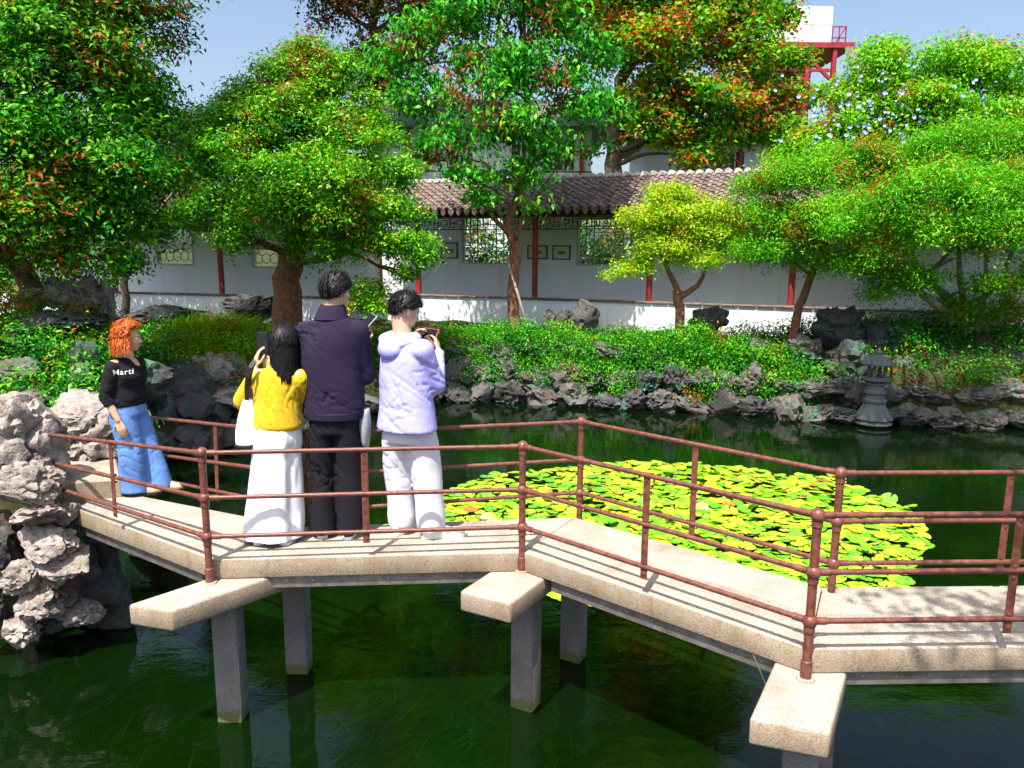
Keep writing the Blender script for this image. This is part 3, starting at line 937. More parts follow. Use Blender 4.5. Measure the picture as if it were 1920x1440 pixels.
# framed pictures on the back wall of the corridor
pics = [(826, 455, 858, 485, 'small framed ink picture left of the first lattice window'),
        (989, 460, 1026, 486, 'framed picture half hidden by a red column'),
        (1036, 460, 1069, 487, 'framed fan picture between red column and lattice window'),
        (1192, 464, 1225, 490, 'framed picture right of the second lattice window')]
for x0, y0, x1, y1, lab in pics:
    s0, z1 = csat(x0, y0, 1.97); s1, z0 = csat(x1, y1, 1.97)
    c = cpt((s0 + s1) / 2, 1.985, z0)
    root = empty('framed_picture', c, lab, 'picture', 'pictures on the corridor wall')
    W, H = s1 - s0, z1 - z0
    def fb(ss0, ss1, dd0, dd1, zz0, zz1, mb):
        return mb.box(cpt((ss0 + ss1) / 2, (dd0 + dd1) / 2, (zz0 + zz1) / 2), (ss1 - ss0, dd1 - dd0, zz1 - zz0), cRz)
    f = MB()
    fb(s0, s1, 1.955, 1.997, z0, z0 + .03, f); fb(s0, s1, 1.955, 1.997, z1 - .03, z1, f)
    fb(s0, s0 + .03, 1.957, 1.996, z0 + .03, z1 - .03, f); fb(s1 - .03, s1, 1.957, 1.996, z0 + .03, z1 - .03, f)
    f.build('frame', M['dark_wood'], root)
    fb(s0 + .03, s1 - .03, 1.98, 1.995, z0 + .03, z1 - .03, MB()).build('sheet', M['paper'], root)
    g = MB(); r = min(W, H) * .22
    cc = cpt((s0 + s1) / 2, 1.977, (z0 + z1) / 2 - .01)
    for k in range(5):
        q = cc + ca * (k - 2) * r * .5 + Vector((0, 0, (-1) ** k * r * .22))
        g.ball(q, (r * .5, .004, r * .45), 10, 6, cRz)
    g.build('drawing', M['ink'], root)

# ---------------------------------------------------------------- buildings behind
M['far_wall'] = plain('far_white_wall', (.74, .76, .80), .9, 0, .05, 2)
M['far_roof'] = plain('far_grey_roof', (.14, .13, .13), .9, 0, .3, 4, .2)
def hall(name, label, px0, px1, ytop, Y, depth, posts, rail_y=None):
    p0, p1 = at(px0, ytop, Y), at(px1, ytop, Y)
    root = empty(name, ((p0.x + p1.x) / 2, Y, 1.0), label, 'building')
    zt = p0.z
    MB().box(((p0.x + p1.x) / 2, Y + depth / 2, (zt + 1) / 2), (p1.x - p0.x, depth, zt - 1)).build('wall', M['far_wall'], root)
    rf = MB().add([(p0.x - .8, Y - 1.0, zt - .1), (p1.x + .8, Y - 1.0, zt - .1), (p1.x + .8, Y + depth + 1, zt - .1), (p0.x - .8, Y + depth + 1, zt - .1),
                   (p0.x - .2, Y + depth / 2, zt + 1.5), (p1.x + .2, Y + depth / 2, zt + 1.5)], [(0, 3, 2, 1), (0, 1, 5, 4), (2, 3, 4, 5), (1, 2, 5), (3, 0, 4)])
    rf.build('roof', M['far_roof'], root)
    for x in posts:
        q = at(x, 300, Y - .05)
        MB().box((q.x, Y - .06, (zt + 1) / 2), (.14, .12, zt - 1.05)).build('timber_post', M['red_wood'], root)
    for x0, x1, y0, y1 in ([(960, 985, 265, 330), (1020, 1075, 262, 318)] if rail_y else [(1370, 1392, 285, 345)]):
        a0, a1 = at(x0, y0, Y - .02), at(x1, y1, Y - .02)
        w_ = MB().box(((a0.x + a1.x) / 2, Y - .02, (a0.z + a1.z) / 2), (a1.x - a0.x, .06, a0.z - a1.z)).build('window', M['dark_wood'], root)
        for f in (.33, .66):
            xx = a0.x + (a1.x - a0.x) * f
            MB().box((xx, Y - .06, (a0.z + a1.z) / 2), (.05, .03, a0.z - a1.z - .02)).build('mullion', M['far_wall'], w_)
    if rail_y:
        q0, q1 = at(px0, rail_y, Y - .5), at(px1, rail_y, Y - .5)
        MB().beam((q0.x, Y - .5, q0.z), (q1.x, Y - .5, q0.z), .05, .05).build('balcony_rail', M['dark_wood'], root)
    return root
hall('hall', 'white two-storey hall with timber posts behind the corridor roof', 700, 1110, 236, 29, 6, (764, 850, 997, 1090), 320)
hall('hall', 'pale house wall seen under the maple right of the tall trunk', 1215, 1440, 262, 33, 5, (1296, 1388))
# roof-top tank and steel stair frame on the right skyline
Yt = 48
M['tank'] = plain('white_panel_tank', (.86, .86, .86), .6, 0, .02, 2)
M['red_steel'] = plain('dark_red_steel', (.30, .02, .03), .55, 0, .25, 3)
tk = empty('rooftop_tank', at(1480, 300, Yt), 'white panel tank on a dark red steel platform above the trees', 'water tank')
a0, a1 = at(1405, 10, Yt), at(1559, 84, Yt)
a1b = at(1559, 84, Yt)
tw, th = a1.x - a0.x, a0.z - a1.z
px_n, pz_n = 4, 2
for i in range(px_n):
    for j in range(pz_n):
        MB().box((a0.x + tw * (i + .5) / px_n, Yt + 2, a1.z + th * (j + .5) / pz_n), (tw / px_n - .02, 4, th / pz_n - .02)).build('tank_panel', M['tank'], tk, bevel=.05)
pl = MB(); q0, q1 = at(1370, 90, Yt), at(1592, 97, Yt)
pl.box(((q0.x + q1.x) / 2, Yt + 1.7, a1.z - .2), (q1.x - q0.x, 5.0, .3)).build('platform', M['red_steel'], tk)
for x in (1385, 1440, 1508, 1557):
    q = at(x, 100, Yt)
    MB().box((q.x, Yt - .6, a1.z - 5.4), (.24, .24, 10.2)).build('steel_column', M['red_steel'], tk)
    MB().box((q.x, Yt + 3.6, a1.z - 5.4), (.24, .24, 10.2)).build('steel_column', M['red_steel'], tk)
for (x0, y0, x1, y1) in ((1508, 100, 1557, 150), (1440, 100, 1508, 150), (1508, 160, 1557, 190), (1385, 130, 1557, 132), (1385, 160, 1557, 163)):
    MB().beam(at(x0, y0, Yt - .6), at(x1, y1, Yt - .6), .16, .16).build('brace', M['red_steel'], tk)
MB().box((at(1480, 150, Yt).x, Yt + 3, a1.z - 3.8), (4.6, .2, 6.4)).build('back_panel', M['red_steel'], tk)
rl = MB()
r0, r1 = at(1562, 50, Yt - .6), at(1587, 50, Yt - .6)
rb = at(1562, 92, Yt - .6).z
for f in (0, .5, 1):
    x = r0.x + (r1.x - r0.x) * f
    rl.beam((x, Yt - .6, rb), (x, Yt - .6, r0.z), .06, .06)
for z in (r0.z, (r0.z + rb) / 2):
    rl.beam((r0.x, Yt - .6, z), (r1.x, Yt - .6, z), .06, .06)
rl.beam((r0.x, Yt - .6, rb), (r1.x, Yt - .6, r0.z), .06, .06)
rl.build('guard_rail', M['red_steel'], tk)
# corrugated sheet roof beside it
sh = empty('sheet_roof', at(1640, 200, 46), 'grey corrugated sheet roof between the steel platform and the vine', 'roof')
c0, c1 = at(1588, 88, 46), at(1700, 100, 46)
for k in range(16):
    f = k / 16
    p = Vector((c0.x + (c1.x - c0.x) * f, 46, c0.z + .0 - f * .3))
    MB().path([p, p + Vector((1.6, .4, -4.2))], .13, 8).build('sheet_rib', M['far_roof'], sh, smooth=True)
# ---------------------------------------------------------------- rocks
_seed = [20]
def rpx(label, cx, cy, Y, w, h, mat, sub=3, deep=None, tilt=(0, 0), rough=1.0, holes=0.0, name='boulder', group=None, rz=None):
    _seed[0] += 1
    P = at(cx, cy, Y); k = Y / FPX
    W, H = w * k * 1.12, h * k * 1.12
    return rock(name, label, P, (W, deep or max(W * .8, H * .7), H), _seed[0], mat, group, sub, random.uniform(-.5, .5) if rz is None else rz, tilt, rough, holes)
# near pile at the bridge's left end
rpx('large pale boulder at the left edge where the railing ends', 22, 838, 5.75, 176, 190, 'rock_pale', 5, .95, rough=.8)
rpx('rounded rock bulging under the large pale boulder', 48, 905, 5.5, 124, 84, 'rock_pale', 5, .6, rough=.8)
rpx('pitted pale boulder beside the stone step', 168, 816, 6.75, 164, 172, 'rock_pale', 5, .9, rough=.9)
rpx('rocky knob between the two pale boulders', 105, 826, 6.5, 70, 80, 'rock_pale', 4)
pile = [(72, 962, 5.45, 112, 42, 'rock_pale'), (118, 962, 5.6, 70, 46, 'rock_pale'), (92, 1018, 5.45, 108, 66, 'rock_pale'), (128, 1003, 5.7, 70, 60, 'rock'),
        (125, 1052, 5.45, 104, 36, 'rock_pale'), (46, 1082, 5.35, 70, 66, 'rock_pale'), (92, 1092, 5.5, 70, 50, 'rock_pale'), (72, 1132, 5.4, 92, 60, 'rock_pale'),
        (118, 1120, 5.5, 56, 46, 'rock'), (150, 1148, 5.6, 84, 50, 'rock_pale'), (166, 1076, 5.8, 40, 40, 'rock'), (36, 1182, 5.4, 84, 62, 'rock_pale'), (-5, 1130, 5.5, 80, 120, 'rock_shade'), (-10, 1010, 5.6, 100, 120, 'rock_shade'), (100, 1165, 5.6, 80, 40, 'rock')]
pd = ['flat tan ledge stone just under the rounded rock', 'small tan stone beside the left end of the deck slab', 'blocky stone under the flat tan ledge', 'grey stone tucked under the end of the deck', 'long flat stone jutting towards the water', 'upright squarish stone low in the left pile', 'small chipped stone in the middle of the left pile', 'tilted stone low down in the left pile', 'dark gritty stone beside the tilted stone', 'mossy stone nearest the pillar in the left pile', 'small grey stone lodged under the deck', 'lowest stone of the left pile at the water', 'dark shaded rock at the lower left edge', 'dark hollow rock under the large pale boulder', 'wet stone at the foot of the left pile']
for (cx, cy, Y, w, h, mt), lb in zip(pile, pd):
    rpx(lb, cx, cy, Y, w, h, mt, 4, group='stones piled at the left end of the bridge', name='stone', rough=1.0, tilt=(random.uniform(-.25, .25), random.uniform(-.25, .25)))
rpx('broad dark rock face behind the stone pile under the bridge', 110, 1075, 6.25, 300, 270, 'rock_shade', 4, .7)  # backing rock, its near-black colour stands in for deep shade
rpx('low dark rock in the shade under the left slab', 330, 1030, 7.6, 190, 140, 'rock_shade', 4, .6)
# step
st = onz(165, 900, 1.19)
s_ = MB().prism(ccw([(p.x, p.y) for p in (onz(112, 905, 1.29), onz(228, 897, 1.29), onz(216, 850, 1.29), onz(122, 858, 1.29))]), .95, 1.29)
s_.centred('stone_step', M['granite'], 'granite step slab at the left end of the bridge', 'step', bevel=.015)
# left mound
for a in [('smooth grey boulder half sunk in ivy at the left edge', 36, 698, 8.3, 90, 56, 'rock', 4), ('dark upright rock on the ivy slope behind the woman in jeans', 162, 676, 9.0, 48, 70, 'rock_shade', 4),
          ('small grey rock low on the ivy slope', 150, 708, 8.4, 40, 56, 'rock', 3), ('dark rock standing in for the shaded hollow below the scholar rocks', 110, 606, 10.4, 180, 46, 'rock_shade', 4),  # last one: dark stone added where the hollow is only shade
          ('rough grey rock behind the jeans of the woman', 262, 720, 9.4, 120, 100, 'rock_shade', 4), ('low rock between ivy and large pale boulder', 60, 748, 7.4, 70, 30, 'rock', 3)]:
    rpx(*a)
for i, (cx, cy, w, h, lb) in enumerate([(128, 562, 84, 66, 'jagged pale scholar rock in the shade of the left tree'), (160, 548, 46, 60, 'thin spiky scholar rock on top of the left mound'), (192, 574, 48, 88, 'pale pointed scholar rock with finger on the left mound'), (66, 556, 74, 34, 'low reddish rock left of the scholar rocks'), (100, 540, 46, 44, 'knobbly round scholar rock beside the jagged one')]):
    rpx(lb, cx, cy, 10.8 + .1 * i, w, h, 'rock_pale', 4, group='scholar rocks on the left mound', name='scholar_rock', rough=1.5, holes=.35)
# bank behind the two women
for a in [('sunlit angular rock on the bank left of the phone', 392, 700, 12.6, 118, 70, 'rock_pale', 4), ('flat pale ledge rock beneath the angular rock', 445, 742, 12.3, 110, 36, 'rock_pale', 4),
          ('pale upright rock beside the grassy slope', 442, 695, 12.9, 50, 66, 'rock_pale', 4), ('dark grey rock face behind the black top', 330, 745, 12.0, 170, 120, 'rock_shade', 4),
          ('dark boulder lying against the low white wall', 470, 577, 18.6, 104, 52, 'rock_shade', 4), ('long dark rock beneath the thin left trunk', 300, 590, 16.5, 120, 34, 'rock_shade', 4), ('small pale stone in the shrubs near the orange hair', 302, 617, 14.5, 22, 14, 'rock_pale', 3), ('tiny pale stone higher in the same shrubs', 345, 608, 15, 16, 12, 'rock_pale', 3)]:
    rpx(*a)
# waterline stones: left-hand bank, then far bank
def wl(x):
    T = [(285, 872), (330, 865), (450, 845), (560, 815), (700, 778), (840, 753), (1000, 757), (1200, 770), (1400, 779), (1600, 797), (1950, 804)]
    for (x0, y0), (x1, y1) in zip(T[:-1], T[1:]):
        if x <= x1: return y0 + (y1 - y0) * (x - x0) / (x1 - x0)
    return 804
def row(x0, x1, step, zc, back, size, mats, text, group, sub=3, seed=5):
    rs = random.Random(seed)
    x = x0; k = 0; out = []
    while x < x1:
        w = step * rs.uniform(.75, 1.25)
        P = onz(x + w / 2, wl(x + w / 2), 0)
        d = Vector((P.x, P.y, 0)).normalized()
        Y = P.y + back
        kk = Y / FPX
        c = Vector((P.x + d.x * back, P.y + d.y * back, zc + rs.uniform(-.05, .06)))
        _seed[0] += 1
        dims = (w * kk * rs.uniform(1.15, 1.6), size * rs.uniform(1.0, 1.5), size * rs.uniform(.6, 1.25))
        rock('bank_stone', text % ORD[k], c, dims, _seed[0], rs.choice(mats), group, sub, rs.uniform(-.35, .35), (rs.uniform(-.3, .3), rs.uniform(-.35, .35)), 1.15)
        x += w; k += 1
mx_ = ['rock', 'rock_shade', 'rock_shade', 'rock_shade']
row(280, 560, 56, .16, .2, .62, mx_, '%s waterline stone from the left on the bank behind the two women', 'waterline stones behind the women', 3, 1)
row(286, 560, 50, .62, .55, .55, mx_, '%s upper stone from the left on the bank behind the two women', 'upper stones behind the women', 3, 2)
row(570, 838, 52, .16, .2, .6, mx_, '%s waterline stone from the left hidden behind the two men', 'waterline stones behind the men', 3, 3)
row(838, 1500, 54, .13, .2, .66, ['rock', 'rock_shade', 'rock', 'rock_shade', 'rock', 'rock_shade'], '%s waterline stone from the left along the far bank', 'waterline stones of the far bank', 4, 4)
row(838, 1500, 50, .55, .45, .58, ['rock', 'rock_shade', 'rock_shade', 'rock'], '%s middle-row stone from the left along the far bank', 'middle stones of the far bank', 4, 5)
row(850, 1180, 60, .98, .85, .5, ['rock', 'rock_shade', 'rock'], '%s top-row stone from the left under the far hedge', 'top stones of the far bank', 4, 6)
row(1500, 1960, 62, .12, .15, .5, ['rock_shade', 'rock', 'rock_shade'], '%s waterline stone from the left below the right rockery', 'waterline stones of the right rockery', 4, 7)
row(1500, 1960, 75, .5, .6, .6, ['rock_shade', 'rock_shade', 'rock'], '%s second-row stone from the left in the right rockery', 'second-row stones of the right rockery', 4, 8)
for i, (cx, cy, Y, w, h, mt, lb) in enumerate([
        (1575, 618, 15.6, 92, 80, 'rock_shade', 'tall dark peak of the right rockery before the white wall'), (1640, 640, 15.6, 120, 80, 'rock_shade', 'broad dark rock right of the rockery peak'),
        (1600, 690, 14.9, 110, 72, 'rock_shade', 'hollowed dark rock under the rockery peak'), (1700, 690, 14.8, 70, 60, 'rock', 'round grey rock behind the stone lantern'),
        (1740, 690, 15.0, 50, 56, 'rock', 'egg-shaped rock right of the stone lantern'), (1845, 690, 15.2, 80, 90, 'rock_shade', 'upright dark rock right of the leaning trunk'),
        (1900, 700, 15.0, 90, 110, 'rock_shade', 'dark rock at the right edge above the water'), (1545, 725, 14.6, 130, 24, 'rock', 'flat pale ledge jutting over the water in the rockery'),
        (1715, 735, 14.5, 80, 26, 'rock', 'thin ledge rock low behind the lantern'), (1765, 755, 14.4, 90, 40, 'rock_shade', 'low arched rock at the water right of the lantern'),
        (1880, 640, 16.0, 100, 36, 'rock', 'mossy rock at the foot of the right trees'), (1835, 622, 15.8, 44, 40, 'rock_pale', 'small pale rock at the foot of the leaning trunk'),
        (1500, 660, 15.4, 80, 60, 'rock', 'grey rock at the foot of the leaning slim tree'), (1425, 660, 15.6, 60, 50, 'rock', 'rounded rock half hidden in the hedge')]):
    rpx(lb, cx, cy, Y, w, h, mt, 4, group='rocks of the right rockery', name='rockery_rock', rough=1.35, holes=.3)
for (cx, cy, Y, w, h, lb) in [(1098, 592, 18.0, 46, 64, 'standing pointed rock before the sunlit low wall'), (1060, 604, 17.8, 34, 46, 'smaller standing rock left of the pointed rock'), (1325, 605, 17.2, 66, 64, 'pinkish rounded rock right of the forked tree'), (1030, 602, 17.9, 30, 40, 'low rock beside the propped tree trunk')]:
    rpx(lb, cx, cy, Y, w, h, 'rock', 4, name='standing_rock', group='rocks along the low wall', rough=1.2)
# stone lantern standing in the pond
LP = onz(1636, 797, 0)
ln = empty('stone_lantern', (LP.x, LP.y, -.6), 'carved grey stone lantern on a lotus base standing in the pond', 'lantern')
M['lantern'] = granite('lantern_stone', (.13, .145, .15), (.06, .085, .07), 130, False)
def lathe(prof, name, lobes=0, amp=0.0, n=48):
    vs, fs = [], []
    for (r, z) in prof:
        for k in range(n):
            t = 2 * math.pi * k / n
            rr = r * (1 + amp * (abs(math.cos(lobes * t / 2)) - .5) * (1 if lobes else 0))
            vs.append((LP.x + rr * math.cos(t), LP.y + rr * math.sin(t), z))
    m = len(prof)
    for i in range(m - 1):
        for k in range(n):
            a_, b_ = i * n + k, i * n + (k + 1) % n
            fs.append((a_, b_, b_ + n, a_ + n))
    fs.append(tuple(range(n - 1, -1, -1))); fs.append(tuple((m - 1) * n + k for k in range(n)))
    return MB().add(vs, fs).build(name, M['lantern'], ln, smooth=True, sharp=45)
lathe([(.22, -.6), (.22, .0), (.30, .02), (.33, .05), (.30, .09), (.24, .11)], 'foot')
lathe([(.24, .10), (.32, .13), (.30, .19), (.24, .27), (.19, .36), (.17, .42)], 'lotus_base', 9, .14)
lathe([(.17, .42), (.20, .44), (.20, .48), (.165, .50), (.165, .58), (.19, .60), (.19, .64), (.155, .66), (.155, .74), (.18, .76), (.18, .79)], 'shaft')
lathe([(.18, .79), (.24, .84), (.24, .88), (.2, .89)], 'platform', 6, .06)
for k in range(4):
    t = math.pi / 4 + k * math.pi / 2
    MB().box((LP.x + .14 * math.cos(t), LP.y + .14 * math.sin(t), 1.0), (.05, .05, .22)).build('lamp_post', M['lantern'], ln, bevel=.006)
lathe([(.28, 1.11), (.29, 1.14), (.19, 1.22), (.09, 1.28), (.05, 1.30)], 'cap', 6, .12)
lathe([(.045, 1.29), (.065, 1.33), (.045, 1.37), (.015, 1.42)], 'finial')
# ---------------------------------------------------------------- trees
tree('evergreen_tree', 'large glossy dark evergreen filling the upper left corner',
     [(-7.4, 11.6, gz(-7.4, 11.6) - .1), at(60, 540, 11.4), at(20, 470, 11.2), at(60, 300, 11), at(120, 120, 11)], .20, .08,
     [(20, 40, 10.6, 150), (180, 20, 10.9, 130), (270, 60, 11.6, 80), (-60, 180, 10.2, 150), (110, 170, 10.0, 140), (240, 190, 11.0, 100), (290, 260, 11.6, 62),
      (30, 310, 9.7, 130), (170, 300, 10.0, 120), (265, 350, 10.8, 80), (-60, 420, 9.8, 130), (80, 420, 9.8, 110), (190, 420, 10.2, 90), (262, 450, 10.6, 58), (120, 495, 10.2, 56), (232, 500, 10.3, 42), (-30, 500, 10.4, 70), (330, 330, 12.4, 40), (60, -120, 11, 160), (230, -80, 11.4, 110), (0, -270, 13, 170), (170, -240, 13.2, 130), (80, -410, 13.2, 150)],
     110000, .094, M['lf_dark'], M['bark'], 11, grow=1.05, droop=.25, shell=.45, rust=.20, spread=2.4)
MBt = MB()
limb(MBt, [(-8.3, 16.4, 1.0), at(236, 560, 16.2), at(228, 480, 16.2), at(250, 400, 18)], .10, .06, 8, .2, 3)
for _q in ((60, 400, 19.2), (150, 400, 19), (350, 330, 19.2), (440, 320, 19.3), (590, 380, 19.4), (680, 400, 19.5)):
    limb(MBt, [at(235, 440, 17), at((235 + _q[0]) / 2, 400, 18.4), at(*_q)], .05, .015, 6, .3, _q[0])
r_ = empty('evergreen_tree', (-8.3, 16.4, 1.0), 'thin trunked dark tree behind the left scholar rocks', 'tree', 'garden trees')
MBt.build('trunk', M['bark'], r_, smooth=True)
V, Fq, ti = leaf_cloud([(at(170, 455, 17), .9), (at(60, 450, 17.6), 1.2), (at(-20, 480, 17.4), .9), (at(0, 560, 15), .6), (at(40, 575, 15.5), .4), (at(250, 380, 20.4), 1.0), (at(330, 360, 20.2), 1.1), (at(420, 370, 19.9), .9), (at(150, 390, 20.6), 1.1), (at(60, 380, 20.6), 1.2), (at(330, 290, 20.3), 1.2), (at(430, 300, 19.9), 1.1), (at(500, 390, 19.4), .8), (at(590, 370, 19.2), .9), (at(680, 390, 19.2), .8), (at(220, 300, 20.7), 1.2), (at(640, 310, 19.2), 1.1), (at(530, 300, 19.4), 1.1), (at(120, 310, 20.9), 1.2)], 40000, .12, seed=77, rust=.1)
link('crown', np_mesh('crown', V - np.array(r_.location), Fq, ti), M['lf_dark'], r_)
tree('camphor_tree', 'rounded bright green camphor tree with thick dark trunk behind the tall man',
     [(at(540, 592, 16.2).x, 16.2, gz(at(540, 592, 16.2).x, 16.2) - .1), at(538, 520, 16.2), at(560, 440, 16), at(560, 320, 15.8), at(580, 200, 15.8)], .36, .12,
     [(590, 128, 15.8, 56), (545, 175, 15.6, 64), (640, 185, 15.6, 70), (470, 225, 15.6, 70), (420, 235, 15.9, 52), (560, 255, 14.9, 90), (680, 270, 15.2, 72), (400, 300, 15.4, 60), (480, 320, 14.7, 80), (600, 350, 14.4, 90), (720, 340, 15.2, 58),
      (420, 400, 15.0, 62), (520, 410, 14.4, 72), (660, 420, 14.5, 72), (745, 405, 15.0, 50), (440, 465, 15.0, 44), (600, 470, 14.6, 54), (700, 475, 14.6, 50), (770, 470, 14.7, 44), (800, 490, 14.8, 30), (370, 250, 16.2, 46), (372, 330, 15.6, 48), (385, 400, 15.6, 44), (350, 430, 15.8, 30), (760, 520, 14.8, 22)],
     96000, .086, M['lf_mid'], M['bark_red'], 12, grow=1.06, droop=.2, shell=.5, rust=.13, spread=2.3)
tree('round_shrub', 'small bright green shrub between the heads of the two men', [(at(690, 600, 14.6).x, 14.6, .9), at(690, 570, 14.6)], .03, .02,
     [(690, 555, 14.6, 40), (665, 580, 14.5, 30), (715, 580, 14.5, 30)], 3200, .075, M['lf_mid'], M['bark'], 14, group='bank shrubs', rust=.12, bias=.1)
bs3 = at(966, 604, 18.2)
tree('privet_tree', 'tall loose tree with drooping glossy leaves in the centre',
     [(bs3.x, 18.2, 1.0), at(962, 540, 18.2), at(968, 470, 18.1), at(950, 420, 18), at(1000, 300, 18), at(985, 150, 18)], .15, .07,
     [(760, 130, 18, 62), (840, 60, 17.8, 80), (940, 30, 17.6, 90), (1050, 60, 17.8, 80), (1120, 130, 18, 62), (800, 210, 17.6, 70), (900, 160, 17.2, 80), (1010, 160, 17.2, 80), (1090, 220, 17.6, 62), (850, 290, 17.4, 62), (950, 260, 17, 70), (1040, 290, 17.4, 52), (890, 345, 17.2, 44), (975, 340, 17.2, 48), (800, 300, 17.8, 36), (1010, 395, 17.2, 24), (905, 385, 17.3, 28), (1130, 210, 17.8, 42), (1120, 290, 17.9, 22), (850, -90, 18, 120), (1000, -110, 18, 130), (930, -260, 18, 130), (1060, -250, 18, 120), (960, -420, 18, 120)],
     38000, .16, M['lf_broad'], M['bark_red'], 13, droop=.9, shell=.3, rust=.15, spread=2.0, per=12, up=.35,
     forks=[([at(955, 440, 18), at(915, 395, 17.8), at(880, 350, 17.6)], .07, .03), ([at(965, 450, 18), at(985, 400, 17.9), at(1040, 320, 17.8)], .06, .02)])
pr = MB(); pr.path([at(992, 622, 17.2), at(950, 482, 18.0)], [.035, .03], 8)
pr.centred('wooden_prop', M['bark_pale'], 'slanting wooden pole propping up the central tree trunk', 'prop', smooth=True)
tree('maple_tree', 'tall spreading maple with orange tips behind the corridor roof',
     [(at(1152, 420, 26).x, 26, .8), at(1150, 330, 26), at(1152, 250, 26), at(1165, 150, 26), at(1230, 20, 26)], .36, .16,
     [(1130, 30, 25.5, 100), (1240, 0, 25.5, 120), (1370, 20, 25.5, 100), (1440, 50, 25.2, 66, .6), (1480, 120, 25, 40, .6), (1490, 190, 24.8, 36, .6), (1190, 120, 25, 90), (1300, 110, 24.8, 110), (1400, 120, 25, 80), (1470, 30, 25.2, 36, .5), (1240, 205, 25, 90, .7), (1350, 200, 24.6, 90, .7), (1440, 200, 24.8, 60, .6), (1290, 260, 25, 60, .5), (1390, 255, 24.8, 56, .5), (1305, 305, 24.6, 46), (1060, -20, 26, 80), (1180, 260, 26, 30), (1215, 240, 24.6, 50), (1270, 262, 24.6, 44), (1345, 255, 24.6, 60), (1440, 262, 24.6, 54), (1480, 250, 24.6, 40), (1150, -150, 26, 150), (1300, -150, 26, 150), (1420, -110, 26, 100), (1220, -320, 26, 150), (1350, -290, 26, 120)],
     96000, .17, M['lf_maple'], M['bark'], 15, droop=.15, shell=.35, rust=.32, spread=2.2, wid=.6,
     forks=[([at(1152, 260, 26), at(1200, 200, 26), at(1260, 130, 25.6)], .16, .06)])
tree('dark_tree', 'dark reddish tree high behind the camphor and central trees',
     [(at(700, 420, 27).x, 27, .8), at(700, 250, 27), at(700, 60, 27)], .3, .14,
     [(610, 5, 26.5, 46), (660, 40, 26.5, 70), (720, 0, 27, 80), (700, 120, 26.5, 62), (735, 185, 26.5, 52), (705, 170, 26.6, 40), (780, 60, 27, 80), (860, 0, 27.5, 90), (650, -60, 27, 90), (720, -170, 27, 120), (670, -300, 27, 100), (800, -330, 27, 130)],
     34000, .18, M['lf_murk'], M['bark'], 16, rust=.25, spread=2.2)
tree('forked_tree', 'small yellow-green tree with forked red-brown trunk on the far bank',
     [(at(1276, 640, 16.4).x, 16.4, .9), at(1275, 590, 16.4), at(1270, 545, 16.4)], .11, .10,
     [(1205, 425, 16.2, 38), (1262, 400, 16.2, 48), (1325, 415, 16.3, 48), (1185, 508, 16.2, 36, .5), (1240, 480, 16, 42, .6), (1310, 490, 16, 46, .6), (1365, 480, 16.2, 38, .6), (1250, 370, 16.4, 28), (1380, 440, 16.4, 26), (1150, 520, 16.3, 14, .5), (1270, 448, 16.1, 38), (1228, 455, 16.2, 30), (1330, 455, 16.2, 40)],
     28000, .075, M['lf_yellow'], M['bark_red'], 17, grow=1.18, sqmin=.65, shell=.3, rust=.12, spread=2.4, twigs=False,
     forks=[([at(1272, 552, 16.4), at(1250, 500, 16.3), at(1225, 440, 16.3)], .075, .02), ([at(1275, 556, 16.4), at(1308, 538, 16.4), at(1325, 500, 16.3), at(1340, 430, 16.3)], .075, .02), ([at(1250, 500, 16.3), at(1262, 450, 16.3), at(1265, 400, 16.3)], .04, .012), ([at(1240, 470, 16.3), at(1205, 500, 16.2), at(1170, 512, 16.2)], .025, .01)])
tree('feathery_tree', 'spreading feathery green tree on a slim leaning trunk right of the pond',
     [(at(1482, 640, 15.9).x, 15.9, .9), at(1498, 575, 15.9), at(1522, 515, 15.8), at(1560, 420, 15.6)], .105, .06,
     [(1430, 420, 15.4, 50, .5), (1490, 350, 15.4, 70, .6), (1580, 330, 15.2, 80, .7), (1450, 480, 15.2, 52, .45), (1540, 440, 14.8, 80, .6), (1640, 420, 15, 80, .6), (1530, 500, 15.0, 50, .4), (1620, 500, 15, 56, .5), (1410, 360, 15.8, 38, .6), (1400, 470, 15.4, 26, .5), (1680, 340, 15.4, 70)],
     80000, .075, M['lf_fern'], M['bark_red'], 18, grow=1.16, sqmin=.7, droop=.35, shell=.35, rust=.13, spread=3.0, wid=.3)
vm = tree('vine_thicket', 'high vine thicket with blue flowers on the right skyline',
     [(at(1750, 420, 22).x, 22, .8), at(1750, 300, 22)], .2, .12,
     [(1600, 190, 21.8, 56), (1670, 150, 21.8, 66), (1760, 150, 21.6, 74), (1850, 160, 21.8, 72), (1930, 200, 21.8, 70), (1600, 270, 21.2, 64), (1700, 250, 21, 84), (1810, 260, 21, 84), (1910, 290, 21, 80), (1520, 280, 21.6, 44), (1480, 320, 21.8, 42), (1450, 360, 21.8, 36), (1560, 340, 21, 60)],
     56000, .12, M['lf_fern'], M['bark'], 19, grow=1.1, shell=.4, rust=.12, spread=2.4, wid=.5, bias=.12, group='thickets')
M['flower'] = plain('blue_flower', (.30, .36, .80), .6, 0, .35, 3, obj=False)
fl = MB(); rf_ = random.Random(9)
